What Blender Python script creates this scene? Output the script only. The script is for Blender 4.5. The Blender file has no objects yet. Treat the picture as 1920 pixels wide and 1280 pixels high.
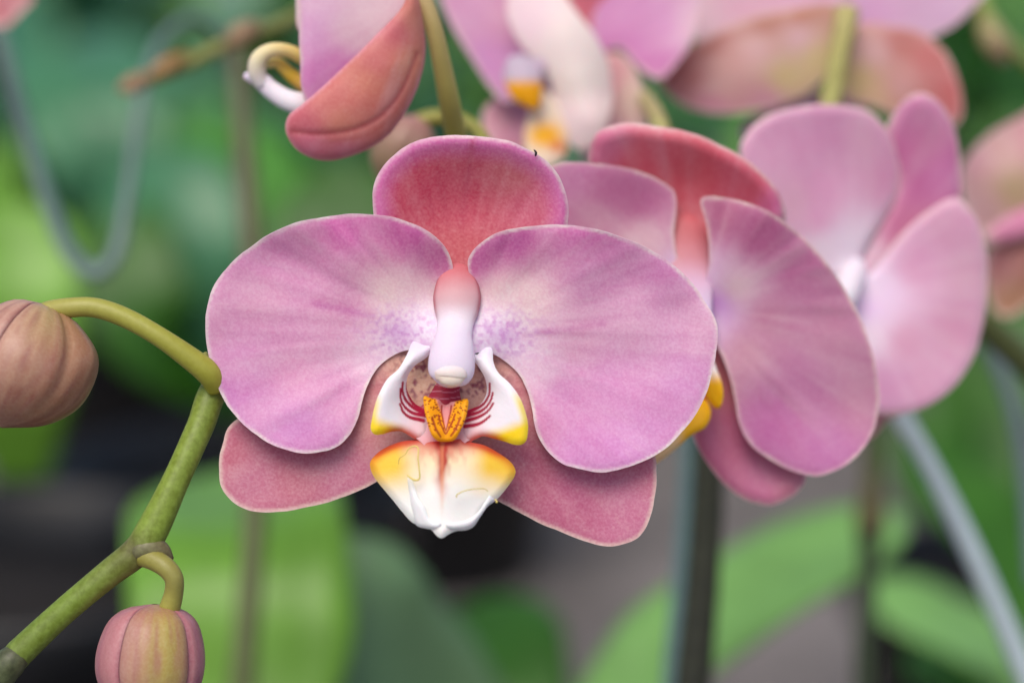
import bpy, math, random
import numpy as np
from mathutils import Vector, Matrix
from mathutils.geometry import delaunay_2d_cdt

random.seed(7)
rng = np.random.default_rng(7)
scene = bpy.context.scene
R = math.radians

# ------------------------------------------------------------------ camera
LENS = 85.0
D = 0.192 * LENS / 36.0            # distance of the main bloom, 1 unit u = 0.1 mm there
PITCH = R(15)
CAM = np.array([0.0, 0.0, 0.58])
FWD = np.array([0, math.cos(PITCH), -math.sin(PITCH)])
UP = np.array([0, math.sin(PITCH), math.cos(PITCH)])
RT = np.array([1.0, 0, 0])
cd = bpy.data.cameras.new("camera")
cam = bpy.data.objects.new("camera", cd)
scene.collection.objects.link(cam)
cam.location = CAM
cam.rotation_euler = (math.pi / 2 - PITCH, 0, 0)
cd.lens = LENS
cd.sensor_width = 36
cd.clip_start = 0.01
cd.clip_end = 500
cd.dof.use_dof = True
cd.dof.focus_distance = D - 0.001
cd.dof.aperture_fstop = 5.6
scene.camera = cam

# ------------------------------------------------------------------ sky, sun, exposure
SUN_EL, SUN_AZ = R(58), R(200)      # azimuth clockwise from +Y: behind the camera, a little to the left
w = bpy.data.worlds.new("World")
scene.world = w
w.use_nodes = True
nt = w.node_tree
sky = nt.nodes.new("ShaderNodeTexSky")
sky.sky_type = 'NISHITA'
sky.sun_disc = False
sky.sun_elevation = SUN_EL
sky.sun_rotation = SUN_AZ
sky.dust_density = 3.0
sky.air_density = 0.8
sky.ozone_density = 0.6
nt.links.new(sky.outputs[0], nt.nodes["Background"].inputs[0])
nt.nodes["Background"].inputs[1].default_value = 0.112
sl = bpy.data.lights.new("sun", 'SUN')
sl.energy = 1.5
sl.angle = R(42)
sl.color = (1.0, 0.92, 0.82)
so = bpy.data.objects.new("sun", sl)
scene.collection.objects.link(so)
sd = Vector((math.sin(SUN_AZ) * math.cos(SUN_EL), math.cos(SUN_AZ) * math.cos(SUN_EL), math.sin(SUN_EL)))
so.rotation_euler = sd.to_track_quat('Z', 'Y').to_euler()
scene.view_settings.view_transform = 'Standard'
scene.view_settings.look = 'None'
scene.view_settings.exposure = 0.27
scene.view_settings.gamma = 1.0
scene.cycles.use_denoising = True
scene.cycles.max_bounces = 8

# ------------------------------------------------------------------ maths helpers
def lin(c):
    c = np.asarray(c, float) / 255.0
    return np.where(c <= 0.04045, c / 12.92, ((c + 0.055) / 1.055) ** 2.4)

def W(px, py, d):
    """point seen in direction (px, py), at distance d along the view axis -> world"""
    px, py, d = np.broadcast_arrays(np.asarray(px, float), np.asarray(py, float), np.asarray(d, float))
    x = (px - 960) * 1e-4 * d / D
    y = -(py - 640) * 1e-4 * d / D
    return CAM + x[..., None] * RT + y[..., None] * UP + d[..., None] * FWD

def sstep(a, b, x):
    t = np.clip((x - a) / (b - a), 0, 1)
    return t * t * (3 - 2 * t)

_lat = rng.random((256, 256))
def vnoise(x, y, seed=0):
    x = np.asarray(x, float) + seed * 17.31; y = np.asarray(y, float) + seed * 9.77
    xi = np.floor(x).astype(int); yi = np.floor(y).astype(int)
    fx = x - xi; fy = y - yi
    fx = fx * fx * (3 - 2 * fx); fy = fy * fy * (3 - 2 * fy)
    g = lambda a, b: _lat[a % 256, b % 256]
    return (g(xi, yi) * (1 - fx) + g(xi + 1, yi) * fx) * (1 - fy) + (g(xi, yi + 1) * (1 - fx) + g(xi + 1, yi + 1) * fx) * fy

def catmull(pts, n=12, closed=False):
    P = np.asarray(pts, float)
    out = []
    m = len(P)
    rngi = range(m) if closed else range(m - 1)
    for i in rngi:
        if closed:
            p0, p1, p2, p3 = P[i - 1], P[i], P[(i + 1) % m], P[(i + 2) % m]
        else:
            p1, p2 = P[i], P[i + 1]
            p0 = P[i - 1] if i > 0 else 2 * p1 - p2
            p3 = P[i + 2] if i + 2 < m else 2 * p2 - p1
        for k in range(n):
            t = k / n
            out.append(0.5 * ((2 * p1) + (p2 - p0) * t + (2 * p0 - 5 * p1 + 4 * p2 - p3) * t * t + (3 * p1 - p0 - 3 * p2 + p3) * t ** 3))
    if not closed:
        out.append(P[-1])
    return np.array(out)

def resample(loop, sp, closed=True):
    L = np.vstack([loop, loop[:1]]) if closed else loop
    seg = np.linalg.norm(np.diff(L, axis=0), axis=1)
    s = np.concatenate([[0], np.cumsum(seg)])
    n = max(8, int(round(s[-1] / sp)))
    q = np.linspace(0, s[-1], n, endpoint=not closed)
    return np.stack([np.interp(q, s, L[:, k]) for k in range(L.shape[1])], 1)

def seg_dist(p, line, closed=False):
    """distance of points p (N,2) to a polyline"""
    L = np.asarray(line, float)
    if closed:
        L = np.vstack([L, L[:1]])
    best = np.full(len(p), 1e9)
    for a, b in zip(L[:-1], L[1:]):
        ab = b - a
        t = np.clip(((p - a) @ ab) / max(1e-9, ab @ ab), 0, 1)
        q = a + t[:, None] * ab
        best = np.minimum(best, np.hypot(*(p - q).T))
    return best

def inside(p, loop):
    x, y = p[:, 0], p[:, 1]
    c = np.zeros(len(p), bool)
    m = len(loop)
    for i in range(m):
        x1, y1 = loop[i]; x2, y2 = loop[(i + 1) % m]
        if y1 == y2: continue
        k = ((y1 > y) != (y2 > y)) & (x < (x2 - x1) * (y - y1) / (y2 - y1) + x1)
        c ^= k
    return c

def tps(ctrl):
    """thin plate spline through (x, y, dz)"""
    C = np.asarray(ctrl, float)
    X = C[:, :2] / 100.0; z = C[:, 2]
    n = len(X)
    def U(r2): return 0.5 * r2 * np.log(np.maximum(r2, 1e-12))
    K = U(((X[:, None] - X[None]) ** 2).sum(-1)) + np.eye(n) * 0.01
    Pm = np.hstack([np.ones((n, 1)), X])
    A = np.zeros((n + 3, n + 3))
    A[:n, :n] = K; A[:n, n:] = Pm; A[n:, :n] = Pm.T
    sol = np.linalg.lstsq(A, np.concatenate([z, [0, 0, 0]]), rcond=None)[0]
    wt, a = sol[:n], sol[n:]
    def f(x, y):
        Q = np.stack([x, y], -1) / 100.0
        r2 = ((Q[:, None] - X[None]) ** 2).sum(-1)
        return U(r2) @ wt + a[0] + Q @ a[1:]
    return f

def cpts(*pts, power=3.0):
    """pigment interpolated between sample points (x, y, (r, g, b))"""
    X = np.array([[p[0], p[1]] for p in pts], float)
    C = np.array([lin(p[2]) for p in pts])
    def f(x, y):
        r2 = (x[:, None] - X[None, :, 0]) ** 2 + (y[:, None] - X[None, :, 1]) ** 2 + 400
        wgt = r2 ** (-power / 2)
        return (wgt @ C) / wgt.sum(1, keepdims=True)
    return f

def mixc(col, rgb, m):
    return col + (lin(rgb) - col) * np.clip(m, 0, 1)[:, None]

# ------------------------------------------------------------------ object helpers
def props(o, label=None, cat=None, group=None, kind=None):
    if label: o["label"] = label
    if cat: o["category"] = cat
    if group: o["group"] = group
    if kind: o["kind"] = kind
    return o

def thing(name, label, cat, loc, group=None):
    o = bpy.data.objects.new(name, None)
    scene.collection.objects.link(o)
    o.location = loc
    o.empty_display_size = 0.005
    o["_o"] = [float(v) for v in loc]
    return props(o, label, cat, group)

def origin_of(o):
    while o is not None:
        if "_o" in o: return np.array(o["_o"])
        o = o.parent
    return np.zeros(3)

def link(name, verts, faces, mat, parent=None, cols=None, alpha=1.0, smooth=True, sharp=None):
    base = origin_of(parent)
    me = bpy.data.meshes.new(name)
    V = np.asarray(verts, float) - base
    me.from_pydata([tuple(v) for v in V], [], [tuple(int(i) for i in f) for f in faces])
    if smooth:
        me.polygons.foreach_set("use_smooth", [True] * len(me.polygons))
    if cols is not None:
        a = me.color_attributes.new("Col", 'FLOAT_COLOR', 'POINT')
        c4 = np.ones((len(V), 4), np.float32)
        c4[:, :3] = cols
        c4[:, 3] = alpha
        a.data.foreach_set("color", c4.ravel())
    me.materials.append(mat)
    if sharp is not None:
        at = me.attributes.new("sharp_edge", 'BOOLEAN', 'EDGE')
        ev = np.zeros(len(me.edges) * 2, int); me.edges.foreach_get("vertices", ev)
        ev = ev.reshape(-1, 2)
        at.data.foreach_set("value", [((min(a, b), max(a, b)) in sharp) for a, b in ev.tolist()])
    me.update()
    o = bpy.data.objects.new(name, me)
    scene.collection.objects.link(o)
    if parent is not None:
        o.parent = parent
    return o

def patch(name, outline, ctrl, d0, parent, paint, mat, thick=7.0, sp=6.0, curl=(0, 0), wav=2.0, mott=1.0,
          jit=1.0, curlmask=None, seed=0, relief=None):
    """a blade (petal, sepal, lobe) with its own outline, curved depth and thickness; u = 0.1 mm at the bloom's distance"""
    loop = resample(catmull(outline, 10, True), sp * 0.8)
    if jit:
        s = np.arange(len(loop)) * sp * 0.8
        c = loop.mean(0)
        nrm = (loop - c) / np.linalg.norm(loop - c, axis=1)[:, None]
        env = np.minimum(1, np.minimum(s, s[::-1]) / 40)
        loop = loop + nrm * ((vnoise(s / 34, s * 0 + seed, seed + 3) - 0.5) * 2.4 * jit * env + (vnoise(s / 11, s * 0 + seed, seed + 5) - 0.5) * 0.8 * jit * env)[:, None]
    lo, hi = loop.min(0), loop.max(0)
    g = []
    dy = sp * 0.866
    for j, y in enumerate(np.arange(lo[1], hi[1], dy)):
        for x in np.arange(lo[0] + (sp / 2 if j % 2 else 0), hi[0], sp):
            g.append((x, y))
    g = np.array(g)
    g = g[inside(g, loop)]
    g = g[seg_dist(g, loop, True) > sp * 0.55]
    allp = np.vstack([loop, g])
    nb = len(loop)
    vv, ee, ff, ov, _, _ = delaunay_2d_cdt([Vector(p) for p in allp], [], [list(range(nb))], 1, 1e-5)
    q = np.array([[v.x, v.y] for v in vv])
    ff = [list(f) for f in ff]
    bd = seg_dist(q, loop, True)
    x, y = q.T
    dz = tps(ctrl)(x, y) + (vnoise(x / 90, y / 90, seed + 1) - 0.5) * 2 * wav
    if curl[0]:
        cm = np.clip(1 - bd / curl[0], 0, 1) ** 2
        if curlmask is not None: cm = cm * curlmask(x, y)
        dz = dz + curl[1] * cm
    if relief is not None:
        dz = dz + relief(x, y, bd)
    k = d0 / D
    P = W(x, y, d0 - dz * 1e-4 * k)
    # vertex normals of the front sheet
    F = np.array(ff)
    fn = np.cross(P[F[:, 1]] - P[F[:, 0]], P[F[:, 2]] - P[F[:, 0]])
    N = np.zeros_like(P)
    for i in range(3): np.add.at(N, F[:, i], fn)
    view = P - CAM
    flip = (N.mean(0) @ view.mean(0)) > 0
    if flip:
        F = F[:, ::-1]; N = -N
    N /= np.maximum(1e-12, np.linalg.norm(N, axis=1))[:, None]
    th = thick * 1e-4 * k * (0.35 + 0.65 * np.clip(bd / (thick * 3), 0, 1))
    Vf = P + N * (th * 0.5)[:, None]
    Vb = P - N * (th * 0.5)[:, None]
    n = len(P)
    faces = [tuple(f) for f in F] + [tuple(f[::-1] + n) for f in F]
    cnt = {}
    for f in F:
        for a, b in ((f[0], f[1]), (f[1], f[2]), (f[2], f[0])):
            cnt[(a, b)] = 1
    sharp = set()
    for a, b in cnt:
        if (b, a) not in cnt:
            faces.append((b, a, a + n, b + n))
            a, b = int(min(a, b)), int(max(a, b))
            sharp.add((a, b)); sharp.add((a + n, b + n))
    c = paint(x, y, bd)
    return link(name, np.vstack([Vf, Vb]), faces, mat, parent, np.vstack([c, c]), mott, sharp=sharp)

def tube_pts(path3, rad, nr=16, flat=None, side=None):
    """rings along world points; rad per point; flat = ratio of the second axis"""
    P = np.asarray(path3, float)
    n = len(P)
    T = np.gradient(P, axis=0)
    T /= np.linalg.norm(T, axis=1)[:, None]
    u = np.cross(T[0], FWD)
    if np.linalg.norm(u) < 1e-3: u = np.cross(T[0], UP)
    verts = []
    for i in range(n):
        if side is not None: u = np.array(side, float)
        u = u - T[i] * (u @ T[i]); u /= np.linalg.norm(u)
        v = np.cross(T[i], u)
        for k in range(nr):
            a = 2 * math.pi * k / nr
            f = 1.0 if flat is None else flat[i]
            verts.append(P[i] + rad[i] * (math.cos(a) * u + f * math.sin(a) * v))
    faces = []
    for i in range(n - 1):
        for k in range(nr):
            a = i * nr + k; b = i * nr + (k + 1) % nr
            faces.append((a, b, b + nr, a + nr))
    verts += [P[0], P[-1]]
    for k in range(nr):
        faces.append((len(verts) - 2, (k + 1) % nr, k))
        faces.append((len(verts) - 1, (n - 1) * nr + k, (n - 1) * nr + (k + 1) % nr))
    return np.array(verts), faces

def tube(name, pts, mat, parent=None, nr=16, n=8, cols=None, flat=None, side=None, mott=1.0):
    """pts: (px, py, d, r) with r in u at the bloom's distance scale; cols: list of (t, rgb)"""
    Q = catmull(pts, n)
    P = W(Q[:, 0], Q[:, 1], Q[:, 2])
    rad = Q[:, 3] * 1e-4 * Q[:, 2] / D
    fl = None
    if flat is not None:
        fl = np.interp(np.linspace(0, 1, len(Q)), np.linspace(0, 1, len(flat)), flat)
    V, F = tube_pts(P, rad, nr, fl, side)
    C = None
    if cols is not None:
        t = np.linspace(0, 1, len(Q))
        L = np.array([lin(c[1]) for c in cols]); ts = [c[0] for c in cols]
        ct = np.stack([np.interp(t, ts, L[:, k]) for k in range(3)], 1)
        C = np.vstack([np.repeat(ct, nr, 0), ct[:1], ct[-1:]])
    return link(name, V, F, mat, parent, C, mott)

# ------------------------------------------------------------------ materials
def new_mat(name):
    m = bpy.data.materials.new(name)
    m.use_nodes = True
    return m, m.node_tree, m.node_tree.nodes["Principled BSDF"]

def nz(nt, scale, detail=3, rough=0.55, vec=None):
    n = nt.nodes.new("ShaderNodeTexNoise")
    n.inputs["Scale"].default_value = scale
    n.inputs["Detail"].default_value = detail
    n.inputs["Roughness"].default_value = rough
    if vec is not None: nt.links.new(vec, n.inputs["Vector"])
    return n

def ramp(nt, src, p0, p1, c0=(0, 0, 0, 1), c1=(1, 1, 1, 1)):
    r = nt.nodes.new("ShaderNodeValToRGB")
    r.color_ramp.elements[0].position = p0; r.color_ramp.elements[1].position = p1
    r.color_ramp.elements[0].color = c0; r.color_ramp.elements[1].color = c1
    nt.links.new(src, r.inputs[0])
    return r.outputs[0]

def mixn(nt, fac, a, b, mode='MIX'):
    m = nt.nodes.new("ShaderNodeMix")
    m.data_type = 'RGBA'; m.blend_type = mode
    for sock, val in ((m.inputs[0], fac), (m.inputs[6], a), (m.inputs[7], b)):
        if hasattr(val, "is_output") or isinstance(val, bpy.types.NodeSocket): nt.links.new(val, sock)
        elif isinstance(val, (int, float)): sock.default_value = val
        else: sock.default_value = (*val, 1) if len(val) == 3 else val
    return m.outputs[2]

def math_(nt, op, a, b):
    m = nt.nodes.new("ShaderNodeMath"); m.operation = op
    for i, v in enumerate((a, b)):
        if isinstance(v, (int, float)): m.inputs[i].default_value = v
        else: nt.links.new(v, m.inputs[i])
    return m.outputs[0]

def bloom_material(name, mottle, sss, rough, bump, specks=0.0, pale=0.2, sscale=0.0009, spec=0.35):
    m, nt, b = new_mat(name)
    at = nt.nodes.new("ShaderNodeAttribute"); at.attribute_name = "Col"
    tc = nt.nodes.new("ShaderNodeTexCoord")
    vec = tc.outputs["Object"]
    col = at.outputs["Color"]
    n1 = nz(nt, 1900, 2, 0.55, vec)
    n2 = nz(nt, 330, 3, 0.6, vec)
    hi = mixn(nt, pale, col, (0.90, 0.78, 0.80))
    lo = mixn(nt, 1.0, col, (0.92, 0.76, 0.86), 'MULTIPLY')
    f1 = ramp(nt, n1.outputs[0], 0.36, 0.66)
    f2 = ramp(nt, n2.outputs[0], 0.30, 0.72)
    f = math_(nt, 'ADD', math_(nt, 'MULTIPLY', f1, 0.6), math_(nt, 'MULTIPLY', f2, 0.4))
    c2 = mixn(nt, f, lo, hi)
    fac = math_(nt, 'MULTIPLY', at.outputs["Alpha"], mottle)
    c3 = mixn(nt, fac, col, c2)
    if specks:
        v = nt.nodes.new("ShaderNodeTexVoronoi"); v.inputs["Scale"].default_value = 620
        nt.links.new(vec, v.inputs["Vector"])
        s = ramp(nt, v.outputs["Distance"], 0.10, 0.28, (1, 1, 1, 1), (0, 0, 0, 1))
        c3 = mixn(nt, math_(nt, 'MULTIPLY', math_(nt, 'MULTIPLY', s, at.outputs["Alpha"]), specks), c3, (0.85, 0.62, 0.58))
    nt.links.new(c3, b.inputs["Base Color"])
    b.inputs["Roughness"].default_value = rough
    b.inputs["Specular IOR Level"].default_value = spec
    b.inputs["Subsurface Weight"].default_value = sss
    b.inputs["Subsurface Radius"].default_value = (1.0, 0.45, 0.6)
    b.inputs["Subsurface Scale"].default_value = sscale
    if bump:
        bn = nt.nodes.new("ShaderNodeBump")
        bn.inputs["Strength"].default_value = bump
        bn.inputs["Distance"].default_value = 0.0001
        nt.links.new(f, bn.inputs["Height"])
        nt.links.new(bn.outputs[0], b.inputs["Normal"])
    return m

M_petal = bloom_material("petal_skin", 0.9, 0.35, 0.5, 0.25, 0, 0.14)
M_sepal = bloom_material("sepal_skin", 1.0, 0.30, 0.5, 0.25, 0.11, 0.13)
M_wax = bloom_material("waxy_lip_skin", 0.25, 0.35, 0.48, 0.25, 0, 0.2, 0.00045, 0.22)
M_bud = bloom_material("bud_skin", 0.8, 0.15, 0.34, 0.30, 0, 0.12)

def simple_mat(name, rgb, rough=0.5, spec=0.5, var=0.25, scale=60, rgb2=None, bump=0.0, bscale=300):
    m, nt, b = new_mat(name)
    tc = nt.nodes.new("ShaderNodeTexCoord")
    n = nz(nt, scale, 4, 0.6, tc.outputs["Object"])
    a = lin(rgb)
    c2 = lin(rgb2) if rgb2 is not None else a * (1 - var)
    f = ramp(nt, n.outputs[0], 0.35, 0.68)
    nt.links.new(mixn(nt, f, tuple(a), tuple(c2)), b.inputs["Base Color"])
    b.inputs["Roughness"].default_value = rough
    b.inputs["Specular IOR Level"].default_value = spec
    if bump:
        n2 = nz(nt, bscale, 4, 0.6, tc.outputs["Object"])
        bn = nt.nodes.new("ShaderNodeBump"); bn.inputs["Strength"].default_value = bump
        bn.inputs["Distance"].default_value = 0.0005
        nt.links.new(n2.outputs[0], bn.inputs["Height"]); nt.links.new(bn.outputs[0], b.inputs["Normal"])
    return m

def stem_material(name, rough=0.45):
    m, nt, b = new_mat(name)
    at = nt.nodes.new("ShaderNodeAttribute"); at.attribute_name = "Col"
    tc = nt.nodes.new("ShaderNodeTexCoord")
    n1 = nz(nt, 420, 3, 0.6, tc.outputs["Object"]); n2 = nz(nt, 1100, 2, 0.6, tc.outputs["Object"])
    col = at.outputs["Color"]
    lo = mixn(nt, 1.0, col, (0.62, 0.55, 0.62), 'MULTIPLY'); hi = mixn(nt, 0.12, col, (0.6, 0.62, 0.35))
    f = math_(nt, 'MULTIPLY', math_(nt, 'ADD', ramp(nt, n1.outputs[0], 0.35, 0.65), ramp(nt, n2.outputs[0], 0.35, 0.65)), 0.5)
    c = mixn(nt, math_(nt, 'MULTIPLY', at.outputs["Alpha"], 0.8), col, mixn(nt, f, lo, hi))
    nt.links.new(c, b.inputs["Base Color"])
    b.inputs["Roughness"].default_value = rough
    b.inputs["Subsurface Weight"].default_value = 0.1
    b.inputs["Subsurface Radius"].default_value = (0.6, 1.0, 0.2)
    b.inputs["Subsurface Scale"].default_value = 0.001
    bn = nt.nodes.new("ShaderNodeBump"); bn.inputs["Strength"].default_value = 0.25; bn.inputs["Distance"].default_value = 0.0001
    nt.links.new(f, bn.inputs["Height"]); nt.links.new(bn.outputs[0], b.inputs["Normal"])
    return m
M_stem = stem_material("flower_stem_skin")

def leaf_material(name, rgb, rough=0.38):
    m, nt, b = new_mat(name)
    tc = nt.nodes.new("ShaderNodeTexCoord")
    n = nz(nt, 25, 4, 0.6, tc.outputs["Object"])
    a = lin(rgb)
    c = mixn(nt, ramp(nt, n.outputs[0], 0.35, 0.7), tuple(a * 0.8), tuple(np.minimum(1, a * 1.2)))
    nt.links.new(c, b.inputs["Base Color"])
    b.inputs["Roughness"].default_value = rough
    b.inputs["Specular IOR Level"].default_value = 0.35
    return m

# ------------------------------------------------------------------ ground
gm, gnt, gb = new_mat("ground_soil")
tc = gnt.nodes.new("ShaderNodeTexCoord")
g1 = nz(gnt, 1.9, 5, 0.6, tc.outputs["Object"]); g2 = nz(gnt, 45, 5, 0.7, tc.outputs["Object"])
gc = mixn(gnt, ramp(gnt, g1.outputs[0], 0.36, 0.60), (0.05, 0.047, 0.045), (0.30, 0.27, 0.265))
gc = mixn(gnt, math_(gnt, 'MULTIPLY', ramp(gnt, g2.outputs[0], 0.4, 0.7), 0.5), gc, (0.12, 0.105, 0.10))
gnt.links.new(gc, gb.inputs["Base Color"]); gb.inputs["Roughness"].default_value = 0.9
bn = gnt.nodes.new("ShaderNodeBump"); bn.inputs["Distance"].default_value = 0.01
gnt.links.new(g2.outputs[0], bn.inputs["Height"]); gnt.links.new(bn.outputs[0], gb.inputs["Normal"])
N_ = 40
gx = np.concatenate([-np.geomspace(60, 0.5, 20), np.linspace(-0.4, 0.4, 9), np.geomspace(0.5, 60, 20)])
gv = [(x, y + 1.5, (vnoise(x * 2.2, y * 2.2) - 0.5) * 0.03) for y in gx for x in gx]
n = len(gx)
gf = [(j * n + i, j * n + i + 1, (j + 1) * n + i + 1, (j + 1) * n + i) for j in range(n - 1) for i in range(n - 1)]
props(link("ground", gv, gf, gm), kind="structure")

# ------------------------------------------------------------------ leaves, pots, plants behind
LEAFM = {}
def leafmat(rgb, rough=0.38):
    k = (rgb, rough)
    if k not in LEAFM: LEAFM[k] = leaf_material("orchid_leaf_green", rgb, rough)
    return LEAFM[k]

def leaf(parent, path, width, face, mat, fold=0.18, tip=0.75, thick=0.0015):
    """strap leaf along world points; width in m; face = the way its upper side looks (world)"""
    P = catmull(path, 8)
    n = len(P); m = 9
    T = np.gradient(P, axis=0); T /= np.linalg.norm(T, axis=1)[:, None]
    face = np.array(face, float)
    V = []
    for i in range(n):
        t = i / (n - 1)
        wd = width * 0.5 * (0.42 + 0.58 * min(1, t / 0.45)) * (1 - max(0, (t - tip) / (1 - tip)) ** 2.2) ** 0.5
        wd = max(wd, width * 0.01)
        nf = face - T[i] * (face @ T[i]); nf /= np.linalg.norm(nf)
        s = np.cross(T[i], nf)
        for k in range(m):
            a = (k / (m - 1)) * 2 - 1
            lift = fold * wd * (abs(a) ** 1.4) - 0.1 * wd * a * a + 0.02 * wd * math.sin(i * 0.7 + k)
            V.append(P[i] + s * a * wd + nf * lift)
    V = np.array(V)
    nn = len(V)
    nrm = face / np.linalg.norm(face)
    F = []
    for i in range(n - 1):
        for k in range(m - 1):
            a = i * m + k
            F.append((a, a + 1, a + m + 1, a + m))
            F.append((a + nn, a + m + nn, a + m + 1 + nn, a + 1 + nn))
    rim = [k for k in range(m)] + [i * m + m - 1 for i in range(1, n)] + [(n - 1) * m + k for k in range(m - 2, -1, -1)] + [i * m for i in range(n - 2, 0, -1)]
    for a, b in zip(rim, rim[1:] + rim[:1]): F.append((b, a, a + nn, b + nn))
    return link("leaf", np.vstack([V, V - nrm * thick]), F, mat, parent)

M_pot = simple_mat("black_pot_plastic", (26, 27, 31), 0.45, 0.5, 0.3, 30)
M_bark = simple_mat("bark_chips", (46, 43, 42), 0.9, 0.2, 0.6, 120, bump=0.8, bscale=150)

def lathe(prof, c, nr=32):
    V = []; F = []
    for r, z in prof:
        for k in range(nr):
            a = 2 * math.pi * k / nr
            V.append((c[0] + r * math.cos(a), c[1] + r * math.sin(a), c[2] + z))
    for i in range(len(prof) - 1):
        for k in range(nr):
            F.append((i * nr + k, i * nr + (k + 1) % nr, (i + 1) * nr + (k + 1) % nr, (i + 1) * nr + k))
    return V, F

def pot(parent, c, r=0.065, h=0.12):
    prof = [(0.001, 0.004), (r * 0.72, 0.004), (r * 0.74, 0.008), (r * 0.95, h * 0.82), (r * 1.04, h * 0.83), (r * 1.06, h * 0.98), (r * 1.03, h), (r * 0.98, h * 0.99), (r * 0.93, h * 0.86)]
    V, F = lathe(prof, c)
    link("pot", V, F, M_pot, parent)
    V, F = lathe([(r * 0.945, h * 0.85), (r * 0.7, h * 0.90), (r * 0.3, h * 0.92), (0.001, h * 0.93)], c)
    link("potting_bark", V, F, M_bark, parent)

def plant_at(label, cx, cy, leaves, group=None, r=0.065, h=0.12):
    """leaves: (list of points, width m, face, mat) in world"""
    t = thing("orchid_plant", label, "plant", (cx, cy, 0.0), group)
    pot(t, (cx, cy, 0.0), r, h)
    for path, wd, face, mat in leaves:
        leaf(t, path, wd, face, mat)
    return t

def wl(*pp): return [W(*p) for p in pp]
TOC = np.array([0, -0.75, 0.65])     # facing the camera and up

def crown_paths(cx, cy, h, tips):
    out = []
    for tip in tips: out.append(tip)
    return out

GREEN_B = leafmat((108, 158, 54), 0.32)
GREEN_M = leafmat((76, 136, 50), 0.32)
GREEN_D = leafmat((50, 98, 22), 0.42)
GREEN_G = leafmat((104, 138, 98), 0.36)
GREEN_T = leafmat((72, 128, 90), 0.28)
GREEN_L = leafmat((126, 176, 96), 0.26)
GREEN_Y = leafmat((142, 178, 66), 0.40)

def plant_px(label, crown, specs, group=None):
    """crown = (px, py, d); leaves rise from the crown; pot stands on the ground straight below it"""
    c = W(*crown)
    ls = []
    for path, wd, face, mat in specs:
        ls.append((wl(*path), wd, face, mat))
    t = thing("orchid_plant", label, "plant", (c[0], c[1], 0.0), group)
    h = max(0.10, c[2] - 0.03)
    pot(t, (c[0], c[1], 0.0), 0.075 + 0.12 * max(0, h - 0.15), h)
    for path, wd, face, mat in ls:
        leaf(t, path, wd, face, mat)
    return t

plant_px("potted orchid with one broad bright green leaf, beneath the lower bud", (470, 1560, 0.72),
         [([(470, 1560, 0.72), (460, 1300, 0.73), (445, 1020, 0.75), (430, 880, 0.83)], 0.068, (0.05, -0.8, 0.6), GREEN_B)])
plant_px("potted orchid with a grey green leaf and a dark rounded leaf, below the open bloom", (930, 1560, 0.84),
         [([(930, 1560, 0.84), (840, 1360, 0.82), (700, 1190, 0.80), (555, 1045, 0.80)], 0.055, (-0.1, -0.55, 0.8), GREEN_G),
          ([(930, 1560, 0.84), (950, 1420, 0.84), (945, 1250, 0.86), (925, 1115, 0.90)], 0.046, (0.0, -0.9, 0.45), GREEN_D)])
plant_px("potted orchid with one long bright leaf slanting up to the right behind the dark stem", (1010, 1540, 0.76),
         [([(1010, 1540, 0.76), (1190, 1275, 0.76), (1400, 1110, 0.78), (1690, 955, 0.82)], 0.040, (-0.25, -0.42, 0.9), GREEN_L),
          ([(1010, 1540, 0.76), (1160, 1460, 0.80), (1330, 1400, 0.84), (1500, 1330, 0.88)], 0.036, (-0.2, -0.4, 0.9), GREEN_M)])
plant_px("potted orchid with glossy teal green leaves in the lower right corner", (1960, 1480, 0.95),
         [([(1960, 1480, 0.95), (1900, 1260, 0.94), (1780, 1170, 0.93), (1625, 1120, 0.92)], 0.040, (0, -0.35, 0.95), GREEN_L),
          ([(1960, 1480, 0.95), (1960, 1150, 1.0), (1850, 960, 1.05), (1690, 880, 1.08)], 0.040, (0, -0.5, 0.85), GREEN_D),
          ([(1960, 1480, 0.95), (1900, 1330, 0.94), (1800, 1250, 0.95), (1700, 1225, 0.96)], 0.030, (0, -0.5, 0.85), GREEN_M)])
plant_px("potted orchid with a bright yellow green leaf at the left edge, above the big bud", (40, 900, 1.0),
         [([(40, 900, 1.0), (30, 740, 0.98), (30, 560, 0.97), (45, 375, 0.99)], 0.052, (0.1, -0.85, 0.5), GREEN_B)])
plant_px("potted orchid with wide teal leaves behind the wire loop", (430, 760, 1.15),
         [([(430, 760, 1.15), (380, 560, 1.12), (340, 400, 1.12), (250, 300, 1.14)], 0.062, (0, -0.6, 0.8), GREEN_T),
          ([(430, 760, 1.15), (470, 600, 1.14), (480, 420, 1.15), (420, 230, 1.2)], 0.060, (0, -0.7, 0.7), GREEN_M),
          ([(430, 760, 1.15), (560, 600, 1.1), (620, 450, 1.1), (690, 300, 1.12)], 0.055, (0, -0.7, 0.7), GREEN_D),
          ([(430, 760, 1.15), (300, 640, 1.1), (240, 500, 1.1), (210, 380, 1.12)], 0.05, (0, -0.7, 0.7), GREEN_D)])
plant_px("potted orchid with teal leaves in the upper left, under the thin flower shoot", (180, 420, 1.6),
         [([(180, 420, 1.6), (150, 300, 1.58), (110, 180, 1.6), (40, 100, 1.65)], 0.06, (0, -0.5, 0.85), GREEN_T),
          ([(180, 420, 1.6), (220, 300, 1.58), (230, 160, 1.6), (160, 60, 1.7)], 0.06, (0, -0.5, 0.85), GREEN_T),
          ([(180, 420, 1.6), (260, 320, 1.58), (340, 220, 1.6), (400, 170, 1.7)], 0.06, (0, -0.7, 0.7), GREEN_M)])
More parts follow.
